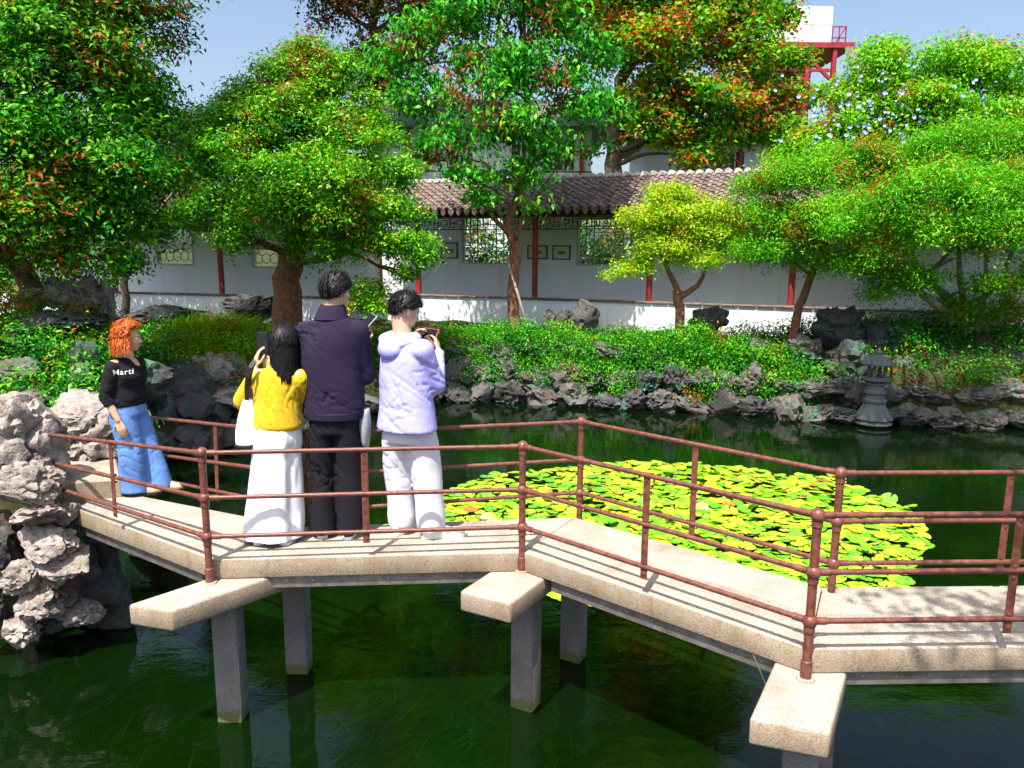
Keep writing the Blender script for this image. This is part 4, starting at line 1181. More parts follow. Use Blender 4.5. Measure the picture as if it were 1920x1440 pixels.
for k in range(230):
    cx, cy = rf_.gauss(1700, 120), rf_.gauss(240, 62)
    if not (1450 < cx < 1915 and 120 < cy < 400): continue
    P = at(cx, cy, rf_.uniform(20.0, 20.6)); r = rf_.uniform(.035, .06)
    nrm = Vector((rf_.uniform(-.5, .5), -1, rf_.uniform(-.1, .7))).normalized()
    x = nrm.cross(Vector((0, 0, 1))).normalized(); y = nrm.cross(x)
    ring = [P + (x * math.cos(t) + y * math.sin(t)) * r + nrm * .03 for t in [i * math.pi / 3 for i in range(6)]]
    fl.add([P] + ring, [(0, 1 + i, 1 + (i + 1) % 6) for i in range(6)])
f_ = fl.build('flower', M['flower'], vm); f_['kind'] = 'stuff'; f_['label'] = 'scattered blue flowers'
tree('multi_stem_tree', 'broad leafy tree with several pale leaning stems at the right edge',
     [(at(1815, 640, 15.6).x, 15.6, 1.0), at(1800, 580, 15.6), at(1745, 530, 15.4), at(1700, 470, 15.2)], .12, .06,
     [(1740, 360, 14.8, 80, .7), (1840, 350, 14.8, 90, .7), (1930, 380, 14.8, 90), (1700, 450, 14.6, 66, .6), (1790, 450, 14.4, 80, .6), (1890, 460, 14.4, 80, .6), (1670, 520, 14.8, 42, .5), (1740, 540, 14.7, 44, .5), (1650, 560, 15, 34, .5), (1790, 590, 15.2, 40, .5), (1890, 590, 15.2, 46, .5), (1840, 545, 14.8, 44, .5), (1920, 540, 14.8, 46, .6), (1780, 300, 15.2, 70), (1900, 290, 15.2, 80), (1650, 390, 12.2, 64, .55), (1750, 370, 12.0, 70, .5), (1850, 380, 11.9, 72, .5), (1930, 360, 12, 70, .5), (1600, 440, 12.6, 46, .5), (1700, 450, 12.3, 60, .4)],
     100000, .075, M['lf_fern'], M['bark_pale'], 20, grow=1.14, sqmin=.7, droop=.35, shell=.4, rust=.13, spread=3.0, wid=.32,
     forks=[([at(1825, 640, 15.7), at(1825, 580, 15.7), at(1880, 520, 15.6), at(1915, 430, 15.4)], .10, .04), ([at(1812, 625, 15.6), at(1800, 520, 15.5), at(1795, 430, 15.3)], .08, .04), ([at(1830, 630, 15.6), at(1850, 540, 15.5), at(1848, 430, 15.3)], .07, .03), ([at(1770, 580, 15.2), at(1720, 545, 15.0), at(1680, 530, 14.9)], .09, .06)])
# boughs of a tree beside the photographer that shade the right end of the bridge
tree('overhanging_tree', 'tree beside the viewer whose boughs shade the right end of the bridge', [(7.2, -.6, .2), (6.8, -.2, 3), (5.8, .6, 5.5), (3.6, 1.4, 6.8)], .16, .07, [], 0, .1, M['lf_mid'], M['bark'], 5) if False else None
ov = empty('overhanging_tree', (7.6, -1.0, gz(7.6, -1.0)), 'tree beside the viewer whose boughs shade the right end of the bridge', 'tree', 'garden trees')
mbo = MB(); limb(mbo, [(7.6, -1.0, gz(7.6, -1) - .1), (7.2, -.6, 3), (6.0, .2, 5.4), (4.0, 1.0, 6.4), (2.6, 1.5, 6.6), (1.3, 1.4, 6.5)], .17, .02, 8, .1, 2)
mbo.build('trunk', M['bark'], ov, smooth=True)
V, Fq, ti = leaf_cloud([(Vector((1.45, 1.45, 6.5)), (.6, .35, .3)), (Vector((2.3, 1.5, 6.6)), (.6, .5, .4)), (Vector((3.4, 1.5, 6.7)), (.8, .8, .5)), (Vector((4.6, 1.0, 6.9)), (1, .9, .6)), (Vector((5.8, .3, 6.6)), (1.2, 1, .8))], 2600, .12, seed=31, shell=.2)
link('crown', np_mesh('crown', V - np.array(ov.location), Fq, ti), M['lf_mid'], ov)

# ---------------------------------------------------------------- ground cover
def cover(name, label, clumps, n, leaf, mat, seed, **kw):
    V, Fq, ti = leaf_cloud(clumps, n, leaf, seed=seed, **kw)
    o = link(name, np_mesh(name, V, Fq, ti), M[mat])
    return tag(o, label, 'ivy' if 'ivy' in name else name.split('_')[-1], kind='stuff')
rg = random.Random(4)
cl = []
for x in range(850, 1500, 26):
    P = onz(x, wl(x), 0); d = Vector((P.x, P.y, 0)).normalized()
    up_ = 1.12 + .14 * math.sin(x * .021) + .06 * math.sin(x * .055)
    for b in (.8, 1.25, 1.7):
        q = P + d * b
        cl.append((Vector((q.x, q.y, up_ + .1 * rg.uniform(-1, 1))), (.46, .38, .40)))
for (x, y, b) in [(1120, 655, .75), (1160, 660, .6), (1200, 665, .6), (1150, 690, .5), (1240, 670, .6), (1130, 700, .45), (1090, 650, .7), (1040, 640, .8), (990, 645, .75), (950, 640, .8), (1290, 665, .65), (1330, 670, .7), (1380, 670, .7), (1430, 680, .7), (1470, 680, .7), (1185, 705, .42), (900, 640, .8), (960, 665, .7), (1010, 690, .45), (1065, 680, .5), (1100, 705, .4), (1215, 690, .45), (1260, 700, .42), (1310, 705, .45), (1360, 700, .45), (1400, 715, .4), (1450, 715, .42), (1170, 725, .3), (1480, 735, .3), (880, 670, .5), (930, 690, .4), (870, 640, .7), (1340, 735, .28)] + [(rg.uniform(850, 1500), None, 0) for _ in range(46)]:
    if y is None:
        y, b = wl(x) - rg.uniform(30, 75), rg.uniform(.25, .5)
    P = onz(x, wl(x), 0)
    cl.append((at(x, y, P.y + b), (.34, .26, .34)))
cover('ground_ivy', 'low leafy hedge and ivy spilling over the far bank stones', cl, 76000, .06, 'lf_ivy', 41, rust=.1, shell=.35, spread=2.6, bias=.05)
cl = []
for k in range(190):
    x, y = rg.uniform(-12, -5.2), rg.uniform(6.4, 19.0)
    if shore_dist(np.array([x]), np.array([y]))[0] < .35: continue
    cl.append((Vector((x, y, gz(x, y) + .03)), (.55, .55, .24)))
for (x, y, Y) in [(60, 650, 8.9), (110, 660, 8.8), (20, 640, 9.2), (130, 640, 9.6), (190, 650, 10), (90, 620, 10), (60, 730, 7.6), (110, 720, 7.8), (150, 740, 7.4), (20, 730, 7.9), (200, 700, 8.8), (230, 660, 10), (250, 640, 11), (280, 650, 11.6), (210, 610, 11), (300, 640, 12)]:
    cl.append((at(x, y, Y), (.5, .4, .26)))
cover('ground_ivy', 'ivy carpet over the left mound beside the bridge', cl, 60000, .062, 'lf_ivy', 42, rust=.12, shell=.3, spread=2.6)
cl = []
for k in range(130):
    x, y = rg.uniform(-7.5, -1.2), rg.uniform(12.3, 18.6)
    if shore_dist(np.array([x]), np.array([y]))[0] < .5: continue
    cl.append((Vector((x, y, gz(x, y) + .08)), (.45, .45, .24)))
cover('low_shrubs', 'dark low shrubs on the bank behind the people', cl, 26000, .075, 'lf_dark', 43, rust=.2, shell=.3)
cl = []
for k in range(130):
    x, y = rg.uniform(4.6, 11.5), rg.uniform(13.7, 17.4)
    if shore_dist(np.array([x]), np.array([y]))[0] < .3: continue
    cl.append((Vector((x, y, gz(x, y) + .12)), (.5, .4, .3)))
cover('low_shrubs', 'dark ground cover between the rocks of the right rockery', cl, 26000, .075, 'lf_dark', 44, rust=.2, shell=.3)
cl = []
for k in range(60):
    x, y = rg.uniform(-1.5, 7), rg.uniform(16.2, 19.5)
    if (y > 21.2 - .44 * (x + 1) - 1.0): continue
    cl.append((Vector((x, y, gz(x, y) + .06)), (.5, .4, .2)))
cover('low_shrubs', 'low plants in front of the sunlit white wall', cl, 9000, .07, 'lf_ivy', 45, rust=.25, shell=.3, bias=.05)
# a thicket behind the corridor that darkens its window openings
cl = [(cpt(s, 4.2 + .5 * math.sin(s * 3), 2.6 + .5 * math.sin(s * 1.7)), (1.0, .8, 1.3)) for s in np.arange(1.2, 12.5, .6)]
cover('low_shrubs', 'dark thicket seen through the lattice windows', cl, 22000, .16, 'lf_dark', 46, rust=.15)
cl = [(at(x, y, Y), (.42, .36, .30)) for (x, y, Y) in [(372, 618, 14.0), (400, 640, 13.6), (345, 650, 13.2), (385, 668, 13.0), (425, 672, 12.9), (330, 630, 13.6), (440, 650, 13.3), (310, 665, 12.6), (355, 690, 12.4), (60, 590, 10.6), (110, 588, 10.5), (25, 580, 10.8), (165, 600, 10.7), (150, 530, 11.4)]]
cover('low_shrubs', 'orange tinged low shrubs on the slope behind the raised phone', cl, 9000, .07, 'lf_maple', 47, rust=.30, shell=.3, bias=.02)
# grass tussock on the slope behind the women
rs = np.random.RandomState(8)
n = 1700
cxs = rs.uniform(-6.1, -3.9, n); cys = rs.uniform(12.6, 15.0, n)
keep = shore_dist(cxs, cys) > .3; cxs, cys = cxs[keep], cys[keep]; n = len(cxs)
czs = gnd(cxs, cys)
L = rs.uniform(.3, .72, n)
dx = rs.normal(.6, .4, n); dy = rs.normal(-.5, .35, n)
B0 = np.stack([cxs, cys, czs], 1); w_ = .010
side = np.stack([-dy, dx, 0 * dx], 1); side /= np.linalg.norm(side, axis=1)[:, None]
m1 = B0 + np.stack([dx * .25, dy * .25, np.full(n, .8)], 1) * (L * .6)[:, None]
t1 = B0 + np.stack([dx * .9, dy * .9, np.full(n, .75)], 1) * L[:, None]
V = np.stack([B0 - side * w_, B0 + side * w_, m1 + side * w_ * .8, m1 - side * w_ * .8, t1], 1).reshape(-1, 3)
b = np.arange(n) * 5
Ft = np.concatenate([np.stack([b, b + 1, b + 2], 1), np.stack([b, b + 2, b + 3], 1), np.stack([b + 3, b + 2, b + 4], 1)])
ti = np.tile(np.clip(rs.normal(.42, .28, n), 0, 1), 3)
tag(link('grass', np_mesh('grass', V, Ft, ti), M['lf_yellow']), 'tufts of arching yellow-green grass on the slope behind the phone', 'grass', kind='stuff')
# water weed just below the surface
n = 4200
ang = rs.normal(.6, .7, n)
cxs = rs.uniform(-5.5, 4.5, n); cys = rs.uniform(2.2, 6.4, n)
pn = noise_np(np.stack([cxs * 1.3, cys * 1.3, 0 * cxs + 3], 1))
keep = (pn > .42) & (shore_dist(cxs, cys) < -.15); cxs, cys, ang = cxs[keep], cys[keep], ang[keep]; n = len(cxs)
L = rs.uniform(.12, .42, n); z0 = rs.uniform(-.34, -.06, n); z1 = np.minimum(z0 + rs.uniform(.02, .2, n), -.012)
D = np.stack([np.cos(ang), np.sin(ang), 0 * ang], 1); Sd = np.stack([-np.sin(ang), np.cos(ang), 0 * ang], 1)
bend = rs.normal(0, .25, n)[:, None]
p0 = np.stack([cxs, cys, z0], 1); p1 = p0 + D * (L * .5)[:, None] + Sd * bend * L[:, None] * .4; p1[:, 2] = (z0 + z1) / 2 + .02; p2 = p0 + D * L[:, None]; p2[:, 2] = z1
w_ = rs.uniform(.003, .0065, n)[:, None]
V = np.stack([p0 - Sd * w_, p0 + Sd * w_, p1 + Sd * w_, p1 - Sd * w_, p2], 1).reshape(-1, 3)
b = np.arange(n) * 5
Ft = np.concatenate([np.stack([b, b + 1, b + 2], 1), np.stack([b, b + 2, b + 3], 1), np.stack([b + 3, b + 2, b + 4], 1)])
M['weed'] = leaf_mat('water_weed_blade', [(0, (.04, .11, .015)), (.5, (.09, .18, .02)), (1, (.22, .24, .05))], .5, .3)
tag(link('water_weed', np_mesh('water_weed', V, Ft, np.tile(rs.rand(n), 3)), M['weed']), 'green weed blades drifting under the pond surface', 'weed', kind='stuff')
# ---------------------------------------------------------------- lily pads
def pad_mat():
    m, nt, bs = new_mat('lily_pad')
    oi = N(nt, 'ObjectInfo')
    at_ = N(nt, 'Attribute', attribute_name='tint')
    ad = N(nt, 'Math', operation='ADD'); nt.links.new(oi.outputs['Random'], ad.inputs[0]); nt.links.new(at_.outputs['Fac'], ad.inputs[1])
    fr = N(nt, 'Math', operation='FRACT'); nt.links.new(ad.outputs[0], fr.inputs[0])
    c = ramp(nt, fr.outputs[0], [(0, (.06, .28, .015)), (.3, (.17, .42, .015)), (.6, (.30, .48, .02)), (.88, (.42, .46, .03)), (.97, (.38, .30, .03)), (1, (.32, .12, .03))])
    v = coords(nt)
    c = mixc(nt, ramp(nt, noise_tex(nt, v, 18, 3), [(.5, (0, 0, 0)), (.8, (.4, .4, .4))]), c, (.42, .46, .04))
    nt.links.new(c, bs.inputs['Base Color'])
    bs.inputs['Roughness'].default_value = .38
    bs.inputs['Specular IOR Level'].default_value = .6
    return m
M['pad'] = pad_mat()
def pad_geo(seed):
    r_s = random.Random(seed)
    n = 15
    cup = r_s.uniform(-.02, .05)
    notch = r_s.uniform(0, 6.28)
    vs = [Vector((0, 0, 0))]
    for ring, rr in ((0, .55), (1, 1.0)):
        for k in range(n):
            t = notch + .16 + (2 * math.pi - .32) * k / (n - 1)
            r = rr * (1 + .05 * math.sin(3 * t + seed) + r_s.uniform(-.02, .02))
            vs.append(Vector((r * math.cos(t), r * .92 * math.sin(t), cup * rr * rr + (.03 * math.sin(2 * t + seed * 1.7) + .025 * math.sin(5 * t + seed)) * rr * rr)))
    fs = []
    for k in range(n - 1):
        fs.append((0, 1 + k, 2 + k)); fs.append((1 + k, 1 + n + k, 2 + n + k, 2 + k))
    return vs, fs
pads_me = []
for k in range(8):
    vs, fs = pad_geo(k)
    me = bpy.data.meshes.new('lily_pad')
    me.from_pydata([tuple(v) for v in vs], [], fs); me.materials.append(M['pad'])
    me.polygons.foreach_set('use_smooth', [True] * len(me.polygons))
    pads_me.append(me)
PP = [(-1.25, 8.9), (-.5, 10.1), (1.1, 10.95), (2.7, 11.0), (4.4, 10.3), (4.95, 9.0), (4.5, 7.9), (3.65, 6.75), (2, 6.5), (.4, 6.5), (-.95, 7.5)]
def in_poly(x, y):
    r = False
    for i in range(len(PP)):
        (x0, y0), (x1, y1) = PP[i - 1], PP[i]
        if (y0 > y) != (y1 > y) and x < (x1 - x0) * (y - y0) / (y1 - y0) + x0: r = not r
    return r
pts = []
rp = random.Random(21)
tries = 0
grid_ = {}
while tries < 120000 and len(pts) < 3000:
    tries += 1
    x, y = rp.uniform(-1.5, 5.2), rp.uniform(6.4, 11.2)
    if noise.noise(Vector((x * 2.6, y * 2.6, 9))) > .42: continue
    wob = .22 * noise.noise(Vector((x * 1.3, y * 1.3, 4)))
    if not in_poly(x + wob, y + wob): continue
    key = (int(x / .2), int(y / .2))
    near = [q for i in (-1, 0, 1) for j in (-1, 0, 1) for q in grid_.get((key[0] + i, key[1] + j), ())]
    if any((q[0] - x) ** 2 + (q[1] - y) ** 2 < .086 ** 2 for q in near): continue
    grid_.setdefault(key, []).append((x, y)); pts.append((x, y))
def vis(p):
    a_, b_ = px_of((p[0], p[1], .02))
    return (a_ > 770 and b_ < 1104 and not (a_ < 1500 and b_ > 968 + max(0, (a_ - 1080) * .28)))
pts.sort(key=lambda p: (not vis(p), p[0] ** 2 + p[1] ** 2))
big = MB(); bt = []
for i, (x, y) in enumerate(pts):
    r = rp.uniform(.06, .10); tl = Euler((rp.gauss(0, .11), rp.gauss(0, .11), rp.uniform(0, 6.28)))
    z = .006 + rp.random() ** 2 * .045
    if rp.random() < .05: tl.x += rp.choice((-1, 1)) * rp.uniform(.3, .8); z += .02
    if i < 300:
        o = link('lily_pad', pads_me[i % 8], None, None, (x, y, z))
        o.rotation_euler = tl; o.scale = (r, r, r)
        tag(o, 'round yellow-green lily pad in the floating patch behind the bridge', 'lily pad', 'lily pads floating behind the bridge')
    else:
        vs, fs = pad_geo(i % 23)
        Rm = tl.to_matrix()
        big.add([Rm @ (v * r) + Vector((x, y, z)) for v in vs], fs); bt += [rp.random()] * len(fs)
o = big.build('lily_pad_mass', M['pad'], smooth=True)
a_ = o.data.attributes.new('tint', 'FLOAT', 'FACE'); a_.data.foreach_set('value', bt)
tag(o, 'farther lily pads merging into one floating yellow-green carpet', 'lily pads', kind='stuff')
# ---------------------------------------------------------------- people
from mathutils.bvhtree import BVHTree
def remeshed(mb, voxel, smooth=6, fold=None, name='m'):
    me = mb.mesh(name)
    o = bpy.data.objects.new('tmp', me); COL.objects.link(o)
    md = o.modifiers.new('r', 'REMESH'); md.mode = 'VOXEL'; md.voxel_size = voxel; md.adaptivity = 0
    sm = o.modifiers.new('s', 'SMOOTH'); sm.iterations = smooth; sm.factor = .5
    dg = bpy.context.evaluated_depsgraph_get()
    out = bpy.data.meshes.new_from_object(o.evaluated_get(dg))
    bpy.data.objects.remove(o); bpy.data.meshes.remove(me)
    if fold:
        nr = [v.normal.copy() for v in out.vertices]
        for v, n in zip(out.vertices, nr):
            v.co = v.co + n * fold(v.co, n)
    out.polygons.foreach_set('use_smooth', [True] * len(out.polygons))
    out.update()
    return out
def lpart(name, me, mat, root):
    me.name = name
    return link(name, me, mat, root)
def rot(yaw, pitch=0, rollz=0):
    return Matrix.Rotation(R_(yaw), 3, 'Z') @ Matrix.Rotation(R_(pitch), 3, 'X') @ Matrix.Rotation(R_(rollz), 3, 'Y')
def head_prims(mb, c, R, s=1.0):
    c = Vector(c)
    def el(p, r, n=18): mb.ball(c + R @ (Vector(p) * s), tuple(x * s for x in r), n, 12, R)
    el((0, -.012, .022), (.076, .096, .096), 24)
    el((0, .030, -.035), (.060, .064, .078), 20)
    el((0, .052, -.088), (.034, .034, .026))
    el((0, .078, .022), (.046, .018, .012))
    el((-.034, .066, -.035), (.022, .022, .024)); el((.034, .066, -.035), (.022, .022, .024))
    mb.rc(c + R @ Vector((0, .088, .006)) * s, .0085 * s, c + R @ Vector((0, .108, -.030)) * s, .013 * s, 10)
    el((-.011, .096, -.034), (.009, .012, .008)); el((.011, .096, -.034), (.009, .012, .008))
    el((0, .088, -.060), (.024, .012, .006)); el((0, .085, -.071), (.020, .012, .007))
    for sx in (-1, 1):
        el((sx * .077, -.004, -.008), (.010, .020, .032)); el((sx * .084, -.014, .006), (.008, .016, .022))
def hand(mb, w, d, pn, thumb, curl=.6, s=1.0, spread=.0):
    """w wrist, d towards the knuckles, pn direction the palm faces, thumb side +1/-1"""
    w, d, pn = Vector(w), Vector(d).normalized(), Vector(pn)
    pn = (pn - d * pn.dot(d)).normalized()
    sd = d.cross(pn).normalized() * thumb
    offs = [(.030, 1.0, .078), (.010, 1.08, .084), (-.011, 1.0, .080), (-.030, .8, .072)]
    for i, (o, lf, kn) in enumerate(offs):
        k0 = w + sd * o * .55 * s + d * .01 * s
        k1 = w + sd * o * s + d * kn * s
        mb.rc(k0, .0125 * s, k1, .0115 * s, 8)
        p = k1; dd = d.copy()
        dd = (dd + sd * spread * (1.5 - i) * .2).normalized()
        for L, r0, r1, c in ((.040, .0098, .0090, curl * .9), (.026, .0088, .0082, curl * 1.1), (.020, .0080, .0070, curl * .7)):
            ax = dd.cross(pn).normalized()
            dd = (Matrix.Rotation(c, 3, ax) @ dd).normalized()
            q = p + dd * L * lf * s
            mb.rc(p, r0 * s, q, r1 * s, 8); p = q
    t0 = w + d * .02 * s + sd * .020 * s + pn * .006 * s
    t1 = t0 + (d * .5 + sd * .75 + pn * .35).normalized() * .042 * s
    t2 = t1 + (d * .9 + sd * .35 + pn * .35).normalized() * .032 * s
    t3 = t2 + (d * .95 + pn * .35 - sd * .1).normalized() * .024 * s
    mb.rc(t0, .014 * s, t1, .0115 * s, 8); mb.rc(t1, .011 * s, t2, .0098 * s, 8); mb.rc(t2, .0096 * s, t3, .008 * s, 8)
def hair_mesh(c, R, s, hl, seed, n=520, lift=(.004, .016), long_z=None, wob=.12, wid=.006, flip=0.0, cap=(.083, .104, .103), front=.7):
    """hl(az) -> polar angle of the hairline; az 0 = face, pi = nape"""
    rs = random.Random(seed); mb = MB(); c = Vector(c)
    rad = Vector(cap) * s
    def pt(th, az, lf):
        v = Vector((math.sin(th) * math.sin(az) * (rad.x + lf), math.sin(th) * math.cos(az) * (rad.y + lf), math.cos(th) * (rad.z + lf)))
        return c + R @ (v + Vector((0, -.014, .020)) * s)
    # scalp shell
    nu, nv = 40, 14
    vs, fs = [pt(0, 0, 0)], []
    for j in range(1, nv + 1):
        for i in range(nu):
            az = 2 * math.pi * i / nu
            vs.append(pt(hl(az) * j / nv, az, .004 * (noise.noise(Vector((math.cos(az) * 3, math.sin(az) * 3, j))) )))
    for i in range(nu):
        fs.append((0, 1 + i, 1 + (i + 1) % nu))
        for j in range(nv - 1):
            a, b = 1 + j * nu + i, 1 + j * nu + (i + 1) % nu
            fs.append((a, a + nu, b + nu, b))
    mb.add(vs, [f[::-1] for f in fs])
    for _ in range(n):
        az = rs.uniform(0, 2 * math.pi); H = hl(az)
        th = rs.random() ** .7 * H * .92
        ln = rs.uniform(.35, .7)
        lf0 = lift[0] + (lift[1] - lift[0]) * rs.random() * (2.0 if rs.random() < .12 else 1); hend = rs.uniform(-.06, .14); dr = rs.uniform(-1, 1)
        P = []
        m = 6
        for k in range(m):
            t = min(th + ln * k / (m - 1), H + hend)
            a = az + wob * dr * (k / m) ** 1.3
            P.append(pt(t, a, lf0 * math.sin(math.pi * (.25 + .6 * k / (m - 1)))))
        if long_z is not None and th + ln > 1.25 and not (abs(math.atan2(math.sin(az), math.cos(az))) < front):
            base = P[-1]
            zt = long_z + rs.uniform(-.03, .06)
            for k in range(1, 6):
                f = k / 5
                q = Vector((base.x + (c.x - base.x) * .12 * f + rs.uniform(-.006, .006), base.y + rs.uniform(-.004, .004) - .01 * f, base.z + (zt - base.z) * f))
                q += (q - Vector((c.x, c.y, q.z))).normalized() * flip * f * f
                P.append(q)
        prev = None
        for k, p in enumerate(P):
            d = (P[min(k + 1, len(P) - 1)] - P[max(k - 1, 0)])
            out = (p - c)
            sd = d.cross(out)
            if sd.length < 1e-6: sd = Vector((1, 0, 0))
            sd.normalize()
            ww = wid * s * (1.0 if k < len(P) - 2 else (.6 if k == len(P) - 2 else .15))
            cur = (p - sd * ww, p, p + sd * ww)
            if prev is not None:
                mb.add([*prev, *cur], [(0, 1, 4, 3), (1, 2, 5, 4)])
            prev = cur
    me = mb.mesh('hair')
    me.polygons.foreach_set('use_smooth', [True] * len(me.polygons))
    return me
def hair_mat(name, a, b):
    m, nt, bs = new_mat(name)
    v = coords(nt, (60, 60, 6), obj=True)
    nt.links.new(ramp(nt, noise_tex(nt, v, 1.0, 4, .6), [(.35, a), (.68, b)]), bs.inputs['Base Color'])
    bs.inputs['Roughness'].default_value = .48
    bs.inputs['Specular IOR Level'].default_value = .22
    return m
def skin_mat(name, c):
    m, nt, bs = new_mat(name)
    v = coords(nt, obj=True)
    nt.links.new(ramp(nt, noise_tex(nt, v, 14, 4), [(.3, tuple(x * .88 for x in c)), (.7, c)]), bs.inputs['Base Color'])
    bs.inputs['Roughness'].default_value = .5
    bs.inputs['Subsurface Weight'].default_value = .08
    bs.inputs['Subsurface Radius'].default_value = (.02, .008, .004)
    return m
def cloth_mat(name, c, rough=.9, weave=420, var=.12, sheen=0.0, patt=None):
    m, nt, bs = new_mat(name)
    v = coords(nt, obj=True)
    a = noise_tex(nt, v, 5, 4)
    col = ramp(nt, a, [(.3, tuple(x * (1 - var) for x in c)), (.7, tuple(min(1, x * (1 + var)) for x in c))])
    if patt:
        p = noise_tex(nt, coords(nt, (1, 1, .7), obj=True), 26, 3, .7, 2.0)
        col = mixc(nt, ramp(nt, p, [(.60, (0, 0, 0)), (.66, (.8, .8, .8))]), col, patt)
    nt.links.new(col, bs.inputs['Base Color'])
    bs.inputs['Roughness'].default_value = rough
    bs.inputs['Sheen Weight'].default_value = sheen
    bs.inputs['Specular IOR Level'].default_value = .2
    b1 = bump(nt, bs, noise_tex(nt, coords(nt, (1, 1, .45), obj=True), 22, 3, .5, .8), .28, .012)
    bump(nt, bs, noise_tex(nt, v, weave, 2), .12, .002, b1)
    return m
M['skin'] = skin_mat('skin', (.66, .40, .25))
M['hair_black'] = hair_mat('black_hair', (.005, .0045, .006), (.016, .013, .015))
M['hair_orange'] = hair_mat('orange_hair', (.28, .035, .008), (.62, .15, .02))
M['jacket_plum'] = cloth_mat('plum_jacket_cloth', (.020, .014, .036))
M['trouser_black'] = cloth_mat('black_trouser_cloth', (.010, .010, .014))
M['jacket_lilac'] = cloth_mat('lilac_jacket_cloth', (.40, .39, .84), .7, 500, .05)
M['trouser_pale'] = cloth_mat('pale_jersey', (.66, .65, .74), .9, 420, .05)
M['blouse'] = cloth_mat('yellow_printed_blouse', (.62, .40, .012), .7, 420, .1, .1, (.20, .11, .01))
M['skirt'] = cloth_mat('white_satin', (.80, .80, .86), .42, 300, .04, 0)
M['black_top'] = cloth_mat('black_knit', (.010, .010, .013))
M['jeans'] = cloth_mat('blue_denim', (.12, .25, .60), .9, 380, .22)
M['shoe_white'] = plain('white_shoe', (.74, .74, .74), .5, 0, .06, 20)
M['shoe_black'] = plain('black_shoe', (.012, .012, .014), .45, 0, .2, 20)
M['shoe_tan'] = plain('tan_sandal', (.45, .32, .2), .6, 0, .2, 20)
M['black_gloss'] = plain('black_glass', (.006, .006, .008), .12, 0, .1, 5)
M['phone_grey'] = plain('grey_phone_case', (.34, .40, .42), .35, 0, .08, 8)
M['phone_red'] = plain('red_phone_case', (.60, .10, .09), .4, 0, .1, 8)
M['bag_white'] = cloth_mat('white_canvas', (.80, .78, .78), .7, 300, .05)
M['strap'] = plain('black_strap', (.015, .012, .012), .6, 0, .2, 20)
M['mesh_bag'] = plain('grey_net', (.30, .33, .34), .7, 0, .3, 120)
M['white_print'] = plain('white_print', (.80, .82, .86), .7, 0, .05, 20)
def folds(amp, f1=(9, 9, 14), f2=(26, 26, 34), a2=.4, seed=0, zs=None):
    o = Vector((seed * 3.1, seed * 1.7, seed))
    def fn(co, n):
        p = Vector((co.x * f1[0] + co.z * 3, co.y * f1[1], co.z * f1[2] + co.x * 5)) + o
        q = Vector((co.x * f2[0] - co.z * 6, co.y * f2[1], co.z * f2[2] + co.x * 9)) + o
        n1 = noise.noise(p); n2 = noise.noise(q); n3 = noise.noise(co * 3.3 + o)
        h = -.9 * math.exp(-(n1 / .075) ** 2) * max(0, .45 + n3) - a2 * math.exp(-(n2 / .07) ** 2) * max(0, .3 + 1.6 * n3) + .9 * noise.noise(co * 4.0 - o) + .3
        return amp * h * (zs(co.z) if zs else 1.0)
    return fn
def shoe(root, p, ang, mat, L=.26, w=.092, h=.085, name='shoe'):
    """p heel-ankle ground point, ang toe heading from +Y (clockwise deg)"""
    R = Matrix.Rotation(-R_(ang), 3, 'Z')
    mb = MB(); p = Vector(p)
    q = lambda x, y, z: p + R @ Vector((x, y, z))
    mb.ball(q(0, -.02, .045), (w * .43, .055, .05), 14, 8, R)
    mb.ball(q(0, .06, .042), (w * .44, .09, .045), 14, 8, R)
    mb.ball(q(0, L * .56, .033), (w * .5, .075, .036), 14, 8, R)
    mb.rc(q(0, -.025, .06), .036, q(0, -.015, h), .037)
    up = remeshed(mb, .008, 4, lambda co, n: -max(0, .012 - co.z))
    o = lpart(name, up, mat, root)
    s = MB()
    ring = [(.0, -.075), (.035, -.06), (.036, .0), (.034, .06), (w * .54, L * .5), (w * .47, L * .72), (.0, L * .86), (-w * .47, L * .72), (-w * .54, L * .5), (-.034, .06), (-.036, .0), (-.035, -.06)]
    s.prism([tuple((q(x, y, 0))[:2]) for x, y in ring][::-1][::-1], .002, .022)
    me = s.mesh('sole'); me.name = 'sole'
    so = link('sole', me, M['shoe_white'] if mat is not M['shoe_tan'] else M['strap'], o)
    return o
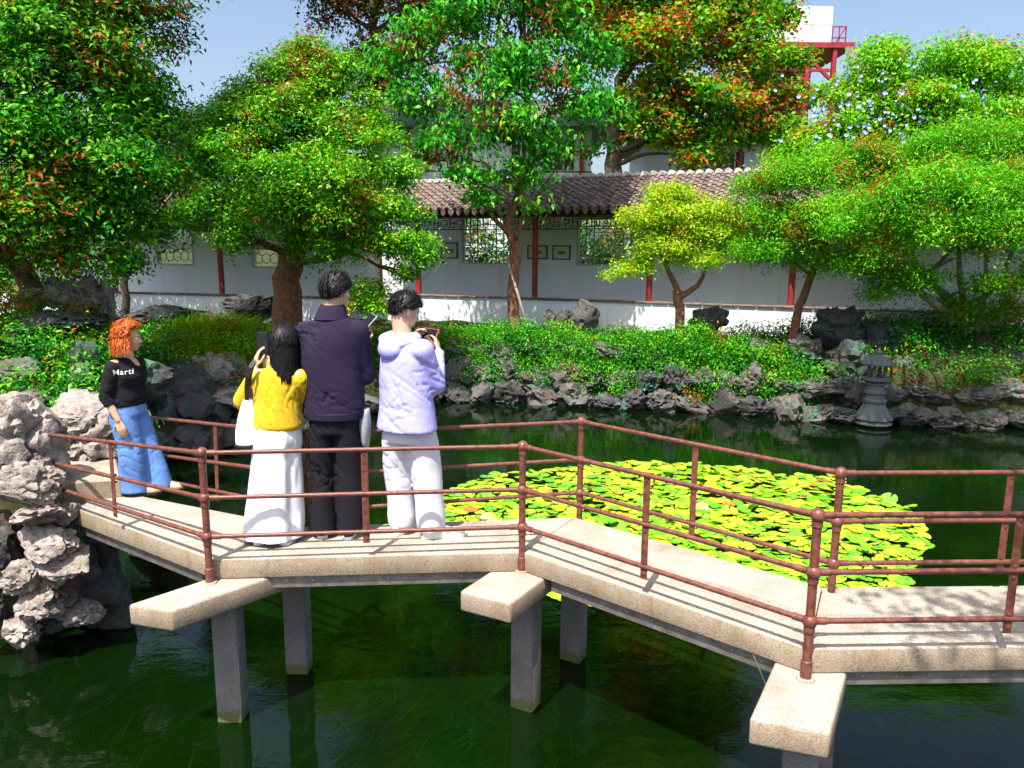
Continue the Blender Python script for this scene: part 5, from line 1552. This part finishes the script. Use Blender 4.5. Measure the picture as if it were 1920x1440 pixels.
def body(root, J, headR, hs, hands, name='body', bare=None):
    mb = MB()
    v = {k: Vector(p) for k, p in J.items()}
    head_prims(mb, v['head'], headR, hs)
    mb.rc(v['head'] + headR @ Vector((0, -.025, -.055)) * hs, .059 * hs, v['neck'], .064 * hs, 16)
    mb.rc(v['neck'], .055 * hs, v['chest'], .085, 16)
    mb.rc(v['shL'], .05, v['shR'], .05); mb.ball(v['chest'], (.13, .095, .16), 18, 12); mb.rc(v['chest'], .10, v['hip'], .115, 16)
    for s in 'LR':
        mb.rc(v['sh' + s], .046, v['el' + s], .038); mb.rc(v['el' + s], .037, v['wr' + s], .025)
        mb.rc(v['hp' + s], .075, v['kn' + s], .052); mb.rc(v['kn' + s], .05, v['an' + s], .036)
        mb.rc(v['hip'], .09, v['hp' + s], .08)
        mb.rc(v['an' + s], .034, v['an' + s] + Vector((0, .02, -.045)), .03)
    for h in hands: hand(mb, *h[:4], **h[4])
    o = lpart(name, remeshed(mb, .0062, 3), M['skin'], root)
    for sx in (-1, 1):
        e = MB().ball(v['head'] + headR @ Vector((sx * .031, .079, .0)) * hs, .0115 * hs, 10, 8)
        lpart('eye', e.mesh('eye'), M['white_print'], root)
        e = MB().ball(v['head'] + headR @ Vector((sx * .031, .087, .0)) * hs, .0058 * hs, 8, 6)
        lpart('pupil', e.mesh('pupil'), M['black_gloss'], root)
        e = MB().rc(v['head'] + headR @ Vector((sx * .016, .091, .021)) * hs, .003, v['head'] + headR @ Vector((sx * .046, .081, .022)) * hs, .002, 6)
        lpart('eyebrow', e.mesh('eyebrow'), M['hair_black'], root)
    return o
DZ = ZD
def person(px, py, label):
    p = onz(px, py, DZ)
    return empty('person', (p.x, p.y, DZ), label, 'person', 'people on the bridge')
def garment(name, mb, mat, root, voxel=.012, smooth=5, fold=None):
    return lpart(name, remeshed(mb, voxel, smooth, fold), mat, root)
def shorthair(az):                    # polar hairline for short men's hair
    a = abs(math.atan2(math.sin(az), math.cos(az)))
    return 1.12 + (.42 * min(1, max(0, (a - .9) / .5))) + (.74 * min(1, max(0, (a - 1.8) / .6)))
def phone(label, c, R, size, case):
    ph = empty('phone', c, label, 'phone', 'phones held up by the visitors')
    me = MB().box((0, 0, 0), size).mesh('case')
    bm = bmesh.new(); bm.from_mesh(me); bmesh.ops.bevel(bm, geom=bm.edges[:], offset=.004, segments=2, affect='EDGES', profile=.5); bm.to_mesh(me); bm.free()
    link('case', me, case, ph)
    s = MB().box((0, -size[1] / 2 - .0004, 0), (size[0] - .008, .001, size[2] - .008)).mesh('screen')
    link('screen', s, M['black_gloss'], ph)
    for k in (-1, 1):
        l = MB().tube((size[0] * .22, size[1] / 2, size[2] * .36 + k * .009), (size[0] * .22, size[1] / 2 + .002, size[2] * .36 + k * .009), .006, None, 10).mesh('camera_lens')
        link('camera_lens', l, M['black_gloss'], ph)
    ph.rotation_euler = R.to_euler()
    return ph

# --- tall man, plum jacket
A = person(634, 1003, 'tall man from behind in plum jacket and black trousers holding a phone')
hR = rot(-24, -14)
JA = dict(head=(.035, .035, 1.685), neck=(.01, 0, 1.50), chest=(0, 0, 1.30), hip=(0, 0, .95), shL=(-.17, 0, 1.44), shR=(.17, 0, 1.44), elL=(-.235, .06, 1.13), elR=(.215, .05, 1.12),
          wrL=(-.06, .27, 1.20), wrR=(.175, .21, 1.335), hpL=(-.085, 0, .90), hpR=(.085, 0, .90), knL=(-.09, .02, .48), knR=(.095, .02, .48), anL=(-.09, 0, .09), anR=(.10, 0, .09))
body(A, JA, hR, 1.0, [((.172, .225, 1.345), (0, .55, .84), (-.4, .75, -.5), -1, dict(curl=.55)), ((-.05, .285, 1.205), (.75, .5, .35), (.2, .1, .95), 1, dict(curl=.5))])
mb = MB()
mb.loft([((0, 0, .845), .200, .150), ((0, 0, .90), .206, .155), ((0, 0, 1.05), .205, .150), ((0, 0, 1.22), .212, .150), ((0, 0, 1.36), .215, .142), ((0, 0, 1.44), .200, .125), ((0, -.005, 1.495), .145, .10), ((0, 0, 1.53), .085, .082)], 28)
for s, k in (('L', -1), ('R', 1)):
    mb.rc(Vector((k * .168, 0, 1.42)), .078, Vector(JA['el' + s]), .062, 16)
    e, w_ = Vector(JA['el' + s]), Vector(JA['wr' + s])
    mb.rc(e, .060, e.lerp(w_, .5), .053, 16); mb.path([e.lerp(w_, .4), e.lerp(w_, .97)], [.052, .040], 16)
garment('jacket', mb, M['jacket_plum'], A, .0115, 4, folds(.017, (3.5, 3.5, 7), (8, 8, 18), .9, seed=1))
mb = MB()
hem = MB().loft([((0, 0, .838), .196, .146), ((0, 0, .846), .205, .154), ((0, 0, .885), .208, .157), ((0, 0, .893), .202, .151)], 40)
lpart('hem_band', hem.mesh('hem_band'), M['jacket_plum'], A)
col = MB().loft([((.005, -.004, 1.510), .118, .106), ((.008, -.002, 1.54), .104, .096), ((.012, .004, 1.60), .084, .082), ((.012, .004, 1.604), .078, .077), ((.01, .006, 1.54), .072, .07)], 30, cap=False)
cm = col.mesh('collar'); cm.polygons.foreach_set('use_smooth', [True] * len(cm.polygons)); lpart('collar', cm, M['jacket_plum'], A)
mb = MB()
mb.loft([((0, 0, .74), .17, .125), ((0, 0, .84), .175, .130), ((0, 0, .95), .168, .125), ((0, 0, 1.0), .16, .12)], 24)
for k in (-1, 1):
    mb.loft([((k * .095, 0, .035), .090, .105), ((k * .095, .0, .10), .088, .10), ((k * .092, .012, .48), .088, .098), ((k * .088, .005, .70), .092, .11), ((k * .085, 0, .85), .088, .12)], 20)
garment('trousers', mb, M['trouser_black'], A, .0115, 4, folds(.014, (4, 4, 2.5), (9, 9, 11), .8, seed=2))
shoe(A, (-.10, -.01, 0), -8, M['shoe_black']); shoe(A, (.09, -.035, 0), 12, M['shoe_black'])
lpart('hair', hair_mesh(JA['head'], hR, 1.0, shorthair, 5, 1700, (.002, .022), wob=.6, wid=.0034), M['hair_black'], A)
rA = Vector(A.location)
phone('grey backed phone in the tall man\'s raised hand', rA + Vector((.185, .30, 1.455)), rot(-30, -40, 20), (.078, .010, .158), M['phone_grey'])
pb = MB(); rr = []
for k in range(9):
    f = k / 8
    rr.append(((rA.x + .205, rA.y + .02, DZ + .90 - .27 * f), .012 + .028 * math.sin(math.pi * min(1, .25 + f * .62)), .02 + .045 * math.sin(math.pi * min(1, .2 + f * .66))))
pb.loft(rr[::-1], 18)
po = pb.centred('net_pouch', M['mesh_bag'], 'grey net pouch hanging at the tall man\'s right hip', 'pouch', smooth=True)

# --- man in lilac hooded jacket
B = person(767, 1003, 'man in lilac hooded jacket and pale trousers looking down at a phone')
hR = rot(-58, -24)
fw = Vector((math.sin(R_(42)), math.cos(R_(42)), 0)); rt_ = Vector((fw.y, -fw.x, 0))
ctr = Vector((.0, .0, 0))
def b_(x, y, z): return ctr + rt_ * x + fw * y + Vector((0, 0, z))
JB = dict(head=(.0, .03, 1.565), neck=(-.015, .0, 1.375), chest=(-.005, 0, 1.18), hip=(.015, 0, .86), shL=b_(-.165, 0, 1.325), shR=b_(.165, 0, 1.325), elL=b_(-.21, .10, 1.06), elR=(.205, -.035, 1.075),
          wrL=(.02, .235, 1.29), wrR=(.205, .155, 1.275), hpL=(-.075, .04, .82), hpR=(.085, -.02, .82), knL=(-.075, .07, .44), knR=(.13, .02, .44), anL=(-.055, .07, .085), anR=(.165, -.035, .085))
body(B, JB, hR, .98, [((.205, .165, 1.285), (-.25, .55, .75), (-.8, .2, -.1), 1, dict(curl=.65)), ((.025, .245, 1.30), (.15, .35, .85), (.7, -.3, 0), -1, dict(curl=.7))])
mb = MB()
rz = -R_(42)
mb.loft([((.0, .0, .765), .238, .180, rz), ((0, 0, .82), .230, .174, rz), ((.0, 0, .96), .212, .160, rz), ((0, 0, 1.12), .205, .152, rz), ((0, 0, 1.25), .200, .142, rz), ((-.005, 0, 1.33), .185, .125, rz), ((-.01, 0, 1.385), .12, .095, rz), ((-.012, .005, 1.42), .08, .08, rz)], 32)
for s in 'LR':
    sh, e, w_ = Vector(JB['sh' + s]), Vector(JB['el' + s]), Vector(JB['wr' + s])
    mb.rc(sh + Vector((0, 0, -.015)), .080, e, .066, 16)
    mb.rc(e, .064, e.lerp(w_, .5), .056, 16); mb.path([e.lerp(w_, .4), e.lerp(w_, .98)], [.055, .040], 16)
garment('jacket', mb, M['jacket_lilac'], B, .0115, 4, folds(.010, (4, 4, 8), (8, 8, 18), .9, seed=3))
# hood lying on the shoulders
mb = MB()
pts_ = [(-.13, -.015), (-.145, -.10), (-.09, -.155), (.0, -.16), (.08, -.135), (.115, -.06), (.10, .02)]
for i, (x, y) in enumerate(pts_):
    q = b_(x * .9 - .01, y * .62, 1.385 - .035 * math.sin(i / 6 * math.pi))
    mb.ball(q, (.046, .046, .040), 14, 8)
    if i: mb.rc(q, .043, pq, .043)
    pq = q
mb.ball(b_(-.02, -.12, 1.315), (.105, .06, .075), 20, 10, Matrix.Rotation(rz, 3, 'Z'))
garment('hood', mb, M['jacket_lilac'], B, .0105, 6, folds(.005, (8, 8, 10), (14, 14, 18), .5, seed=4))
mb = MB()
mb.loft([((.0, .01, .68), .185, .145, rz * .6), ((.0, .01, .80), .18, .14, rz * .6), ((.0, .005, .90), .165, .13, rz * .6)], 24)
mb.loft([((-.055, .07, .055), .088, .10), ((-.058, .07, .12), .094, .105), ((-.066, .072, .30), .096, .105), ((-.072, .068, .46), .102, .112), ((-.078, .05, .66), .105, .125), ((-.07, .04, .80), .10, .125)], 22)
mb.loft([((.160, -.03, .055), .090, .10), ((.155, -.025, .12), .096, .105), ((.142, -.01, .30), .098, .105), ((.125, .0, .46), .105, .112), ((.105, .0, .66), .108, .125), ((.085, -.015, .80), .10, .125)], 22)
zf_ = lambda z: 1.0 + 1.4 * max(0, 1 - abs(z - .13) / .12) + .4 * max(0, 1 - abs(z - .45) / .15)
garment('trousers', mb, M['trouser_pale'], B, .0115, 4, folds(.009, (4, 4, 5), (9, 9, 15), .8, seed=5, zs=zf_))
shoe(B, (-.06, .035, 0), 40, M['shoe_white'], .27); shoe(B, (.165, -.05, 0), 78, M['shoe_white'], .29, .10)
lpart('hair', hair_mesh(JB['head'], hR, .98, shorthair, 6, 1700, (.002, .020), wob=.45, wid=.0034), M['hair_black'], B)
rB = Vector(B.location)
phone('red cased phone held sideways by the man in lilac', rB + Vector((.135, .262, 1.385)), rot(-42, -28), (.158, .010, .078), M['phone_red'])

# --- woman in yellow blouse and long white skirt
C = person(521, 1012, 'woman from behind in yellow blouse and long white skirt photographing with a phone')
hR = rot(12, -4)
JC = dict(head=(.095, .03, 1.352), neck=(.065, .0, 1.20), chest=(.055, 0, 1.05), hip=(.03, 0, .80), shL=(-.09, .01, 1.135), shR=(.195, 0, 1.135), elL=(-.20, .055, .96), elR=(.20, .12, .93),
          wrL=(-.150, .165, 1.16), wrR=(-.035, .215, 1.13), hpL=(-.06, 0, .76), hpR=(.08, 0, .76), knL=(-.06, .02, .42), knR=(.07, .02, .42), anL=(-.09, 0, .08), anR=(.085, 0, .08))
body(C, JC, hR, .93, [((-.150, .17, 1.167), (.05, .25, .95), (.75, .5, 0), -1, dict(curl=.35, s=.93)), ((-.040, .22, 1.137), (-.55, .1, .75), (.1, .7, .1), 1, dict(curl=.45, s=.93, spread=.8))])
mb = MB()
mb.loft([((.03, 0, .785), .140, .112), ((.03, 0, .80), .168, .136), ((.034, 0, .86), .166, .134), ((.042, 0, .97), .152, .120), ((.05, 0, 1.07), .156, .112), ((.053, 0, 1.14), .146, .100), ((.056, 0, 1.185), .10, .08), ((.06, 0, 1.21), .062, .06)], 28)
for s in 'LR':
    sh, e = Vector(JC['sh' + s]), Vector(JC['el' + s])
    mb.rc(sh + Vector((0, 0, -.02)), .066, e, .070, 16)
    w_ = Vector(JC['wr' + s]); mb.path([e, e.lerp(w_, .34)], [.07, .056], 16)
zc = lambda z: 1 + 1.2 * max(0, 1 - abs(z - .82) / .08)
garment('blouse', mb, M['blouse'], C, .0105, 4, folds(.012, (7, 7, 2.4), (16, 16, 6), .6, seed=6, zs=zc))
# skirt
vs, fs = [], []
nseg, nr = 88, 26
for j in range(nr):
    f = j / (nr - 1); z = .84 - .80 * f
    rx = .142 + .055 * min(1, f * 1.1) + .004 * f; ry = .118 + .04 * f + .015 * f
    if f < .28: rx += .016 * math.sin(f / .28 * math.pi); ry += .022 * math.sin(f / .28 * math.pi)
    cx = .030 - .060 * f
    for k in range(nseg):
        t = 2 * math.pi * k / nseg
        w2 = (.004 + .017 * f) * (noise.noise(Vector((math.cos(t) * 2.3, math.sin(t) * 2.3, f * .9))) * 1.3 + .45 * math.sin(5 * t + 1.4 * f + .7)) + .006 * noise.noise(Vector((math.cos(t) * 5 + f * 2, math.sin(t) * 5, f * 7)))
        vs.append((cx + (rx + w2) * math.cos(t), (ry + w2) * math.sin(t), z + (.012 * noise.noise(Vector((math.cos(t), math.sin(t), 9))) if j == nr - 1 else 0)))
for j in range(nr - 1):
    for k in range(nseg):
        a_, b2 = j * nseg + k, j * nseg + (k + 1) % nseg
        fs.append((a_, a_ + nseg, b2 + nseg, b2))
sk = MB().add(vs, fs).mesh('skirt'); sk.polygons.foreach_set('use_smooth', [True] * len(sk.polygons))
lpart('skirt', sk, M['skirt'], C)
shoe(C, (-.11, -.045, 0), -14, M['shoe_white'], .225, .082, .06); shoe(C, (.085, -.045, 0), 14, M['shoe_white'], .225, .082, .06)
def longhair(az):
    a = abs(math.atan2(math.sin(az), math.cos(az)))
    return .95 + .75 * min(1, max(0, (a - .5) / .7)) + .5 * min(1, max(0, (a - 1.9) / .6))
lpart('hair', hair_mesh(JC['head'], hR, .95, longhair, 7, 1900, (.004, .012), long_z=1.09, wob=.12, wid=.0038, cap=(.092, .108, .108)), M['hair_black'], C)
rC = Vector(C.location)
phone('black phone held up in front of the woman in yellow', rC + Vector((-.118, .245, 1.325)), rot(12, -6), (.076, .010, .158), M['black_gloss'])
bag = empty('tote_bag', rC + Vector((-.155, -.06, .68)), 'white canvas tote bag with black strap on the yellow blouse\'s shoulder', 'bag')
bo = Vector(bag.location)
bm_ = MB().loft([((0, 0, .0), .066, .056), ((0, 0, .012), .074, .064), ((.004, 0, .10), .074, .06), ((.010, 0, .20), .060, .045), ((.016, 0, .27), .044, .026), ((.02, 0, .315), .034, .016)], 30)
me = remeshed(bm_, .009, 3, folds(.008, (16, 16, 8), seed=9)); lpart('pouch', me, M['bag_white'], bag)
me = MB().loft([((0, 0, -.004), .070, .060), ((0, 0, .004), .078, .068), ((0, 0, .012), .078, .068), ((0, 0, .016), .072, .062)], 30).mesh('base_trim'); lpart('base_trim', me, M['strap'], bag)
for dy, dx in ((-.018, .0), (.03, .01)):
    pth = [Vector((.018 + dx, dy * .4, .29)), Vector((.03, dy - .02, .40)), Vector((.05, dy - .05, .47)), Vector((.07, -.055 + dy, .53)), Vector((.082, -.015 + dy * .6, .565))]
    sm = MB()
    for p0, p1 in zip(pth[:-1], pth[1:]):
        sm.beam(p0, p1 + (p1 - p0) * .08, .026, .005, up=(0, -1, .25))
    lpart('strap', sm.mesh('strap'), M['strap'], bag)

# --- woman with orange hair, black top and jeans
D = person(274, 924, 'woman with orange bobbed hair in black top and wide blue jeans facing right')
yawD = -104
hR = rot(-82, -6)
fD = Vector((math.sin(R_(-yawD)), math.cos(R_(-yawD)), 0)); rD = Vector((fD.y, -fD.x, 0))      # rD: her right-hand side, towards the camera
def d_(x, y, z): return Vector((-.085, 0, 0)) + rD * x + fD * y + Vector((0, 0, z))
JD = dict(head=d_(-.0, .045, 1.275), neck=d_(0, .012, 1.12), chest=d_(0, 0, .98), hip=d_(0, 0, .74), shL=d_(-.135, 0, 1.06), shR=d_(.135, 0, 1.06), elL=d_(-.18, -.05, .84), elR=d_(.185, -.045, .83),
          wrL=d_(-.15, .0, .66), wrR=d_(.17, .04, .645), hpL=d_(-.065, 0, .70), hpR=d_(.065, 0, .70), knL=(.01, .06, .40), knR=(-.06, -.06, .40), anL=(.09, .07, .075), anR=(-.045, -.05, .075))
body(D, JD, hR, .92, [((*d_(.17, .044, .637),), (.25, -.05, -.95), (-.1, .9, .0), -1, dict(curl=.35, s=.92)), ((*d_(-.148, .004, .652),), (.3, .1, -.9), (0, -.9, 0), 1, dict(curl=.4, s=.92))])
mb = MB(); rz = R_(yawD)
mb.loft([(d_(0, 0, .735), .160, .122, rz), (d_(0, .005, .80), .158, .125, rz), (d_(0, .0, .88), .150, .115, rz), (d_(0, .018, .97), .158, .128, rz), (d_(0, .012, 1.03), .160, .115, rz), (d_(0, 0, 1.085), .14, .085, rz), (d_(0, -.008, 1.12), .085, .06, rz)], 28)
for s in 'LR':
    sh, e, w_ = Vector(JD['sh' + s]), Vector(JD['el' + s]), Vector(JD['wr' + s])
    mb.rc(sh + Vector((0, 0, -.012)), .060, e, .050, 16); mb.path([e - (w_ - e) * .1, e.lerp(w_, .40)], [.050, .043], 16)
top_o = garment('top', mb, M['black_top'], D, .0095, 4, folds(.007, (5, 5, 9), (12, 12, 20), .6, seed=10))
mb = MB()
mb.loft([(d_(0, 0, .66), .155, .125, rz), (d_(0, 0, .74), .148, .118, rz), (d_(0, 0, .765), .142, .112, rz)], 24)
hipR, hipL = d_(.065, 0, .70), d_(-.065, 0, .70)
mb.loft([((-.065, -.05, .03), .108, .088), ((-.06, -.055, .20), .102, .088), ((-.06, -.06, .42), .094, .09), ((hipR.x, hipR.y, .62), .105, .095), ((hipR.x, hipR.y, .70), .10, .09)], 22)
mb.loft([((.085, .06, .035), .105, .088), ((.065, .06, .20), .10, .088), ((.0, .06, .42), .094, .09), ((hipL.x, hipL.y, .62), .105, .095), ((hipL.x, hipL.y, .70), .10, .09)], 22)
garment('jeans', mb, M['jeans'], D, .0105, 4, folds(.013, (5, 5, 3.5), (10, 10, 9), .8, seed=11))
for p, a in (((-.05, -.055, 0), 78), ((.09, .055, 0), 84)):
    shoe(D, p, a, M['shoe_tan'], .225, .082, .045, 'sandal')
def bob(az):
    a = abs(math.atan2(math.sin(az), math.cos(az)))
    return .85 + .75 * min(1, max(0, (a - .95) / .5)) + .45 * min(1, max(0, (a - 1.9) / .6))
lpart('hair', hair_mesh(JD['head'], hR, .95, bob, 8, 1500, (.006, .026), long_z=1.165, wob=.35, wid=.004, flip=.028, cap=(.096, .108, .112), front=1.25), M['hair_orange'], D)
# white lettering on her chest
cu = bpy.data.curves.new('chest_print', 'FONT'); cu.body = 'Marti'; cu.size = .058; cu.align_x = 'CENTER'; cu.offset = .0008; cu.space_character = 1.14
to = bpy.data.objects.new('tmp', cu); COL.objects.link(to)
bpy.context.view_layer.update()
tm = bpy.data.meshes.new_from_object(to.evaluated_get(bpy.context.evaluated_depsgraph_get()))
bpy.data.objects.remove(to)
tm.materials.clear()
bm = bmesh.new(); bm.from_mesh(tm)
bmesh.ops.triangulate(bm, faces=bm.faces[:])
bmesh.ops.subdivide_edges(bm, edges=bm.edges[:], cuts=1)
bmesh.ops.triangulate(bm, faces=bm.faces[:])
bt_ = BVHTree.FromObject(top_o, bpy.context.evaluated_depsgraph_get()) if False else BVHTree.FromPolygons([v.co.copy() for v in top_o.data.vertices], [tuple(p.vertices) for p in top_o.data.polygons])
tdir = (fD * .55 + rD * .83).normalized(); tx = Vector((-tdir.y, tdir.x, 0)); 
tc = d_(.045, .03, 1.0)
lo = bmesh.new()
for v in bm.verts:
    o_ = tc + tx * v.co.x + Vector((0, 0, v.co.y))
    h = bt_.ray_cast(o_ + tdir * .5, -tdir)
    v.co = (h[0] + tdir * .003) if h[0] is not None else o_ + tdir * .1
bm.to_mesh(tm); bm.free()
pr_ = lpart('chest_print', tm, M['white_print'], D); pr_['label'] = 'white lettering printed on the black top'
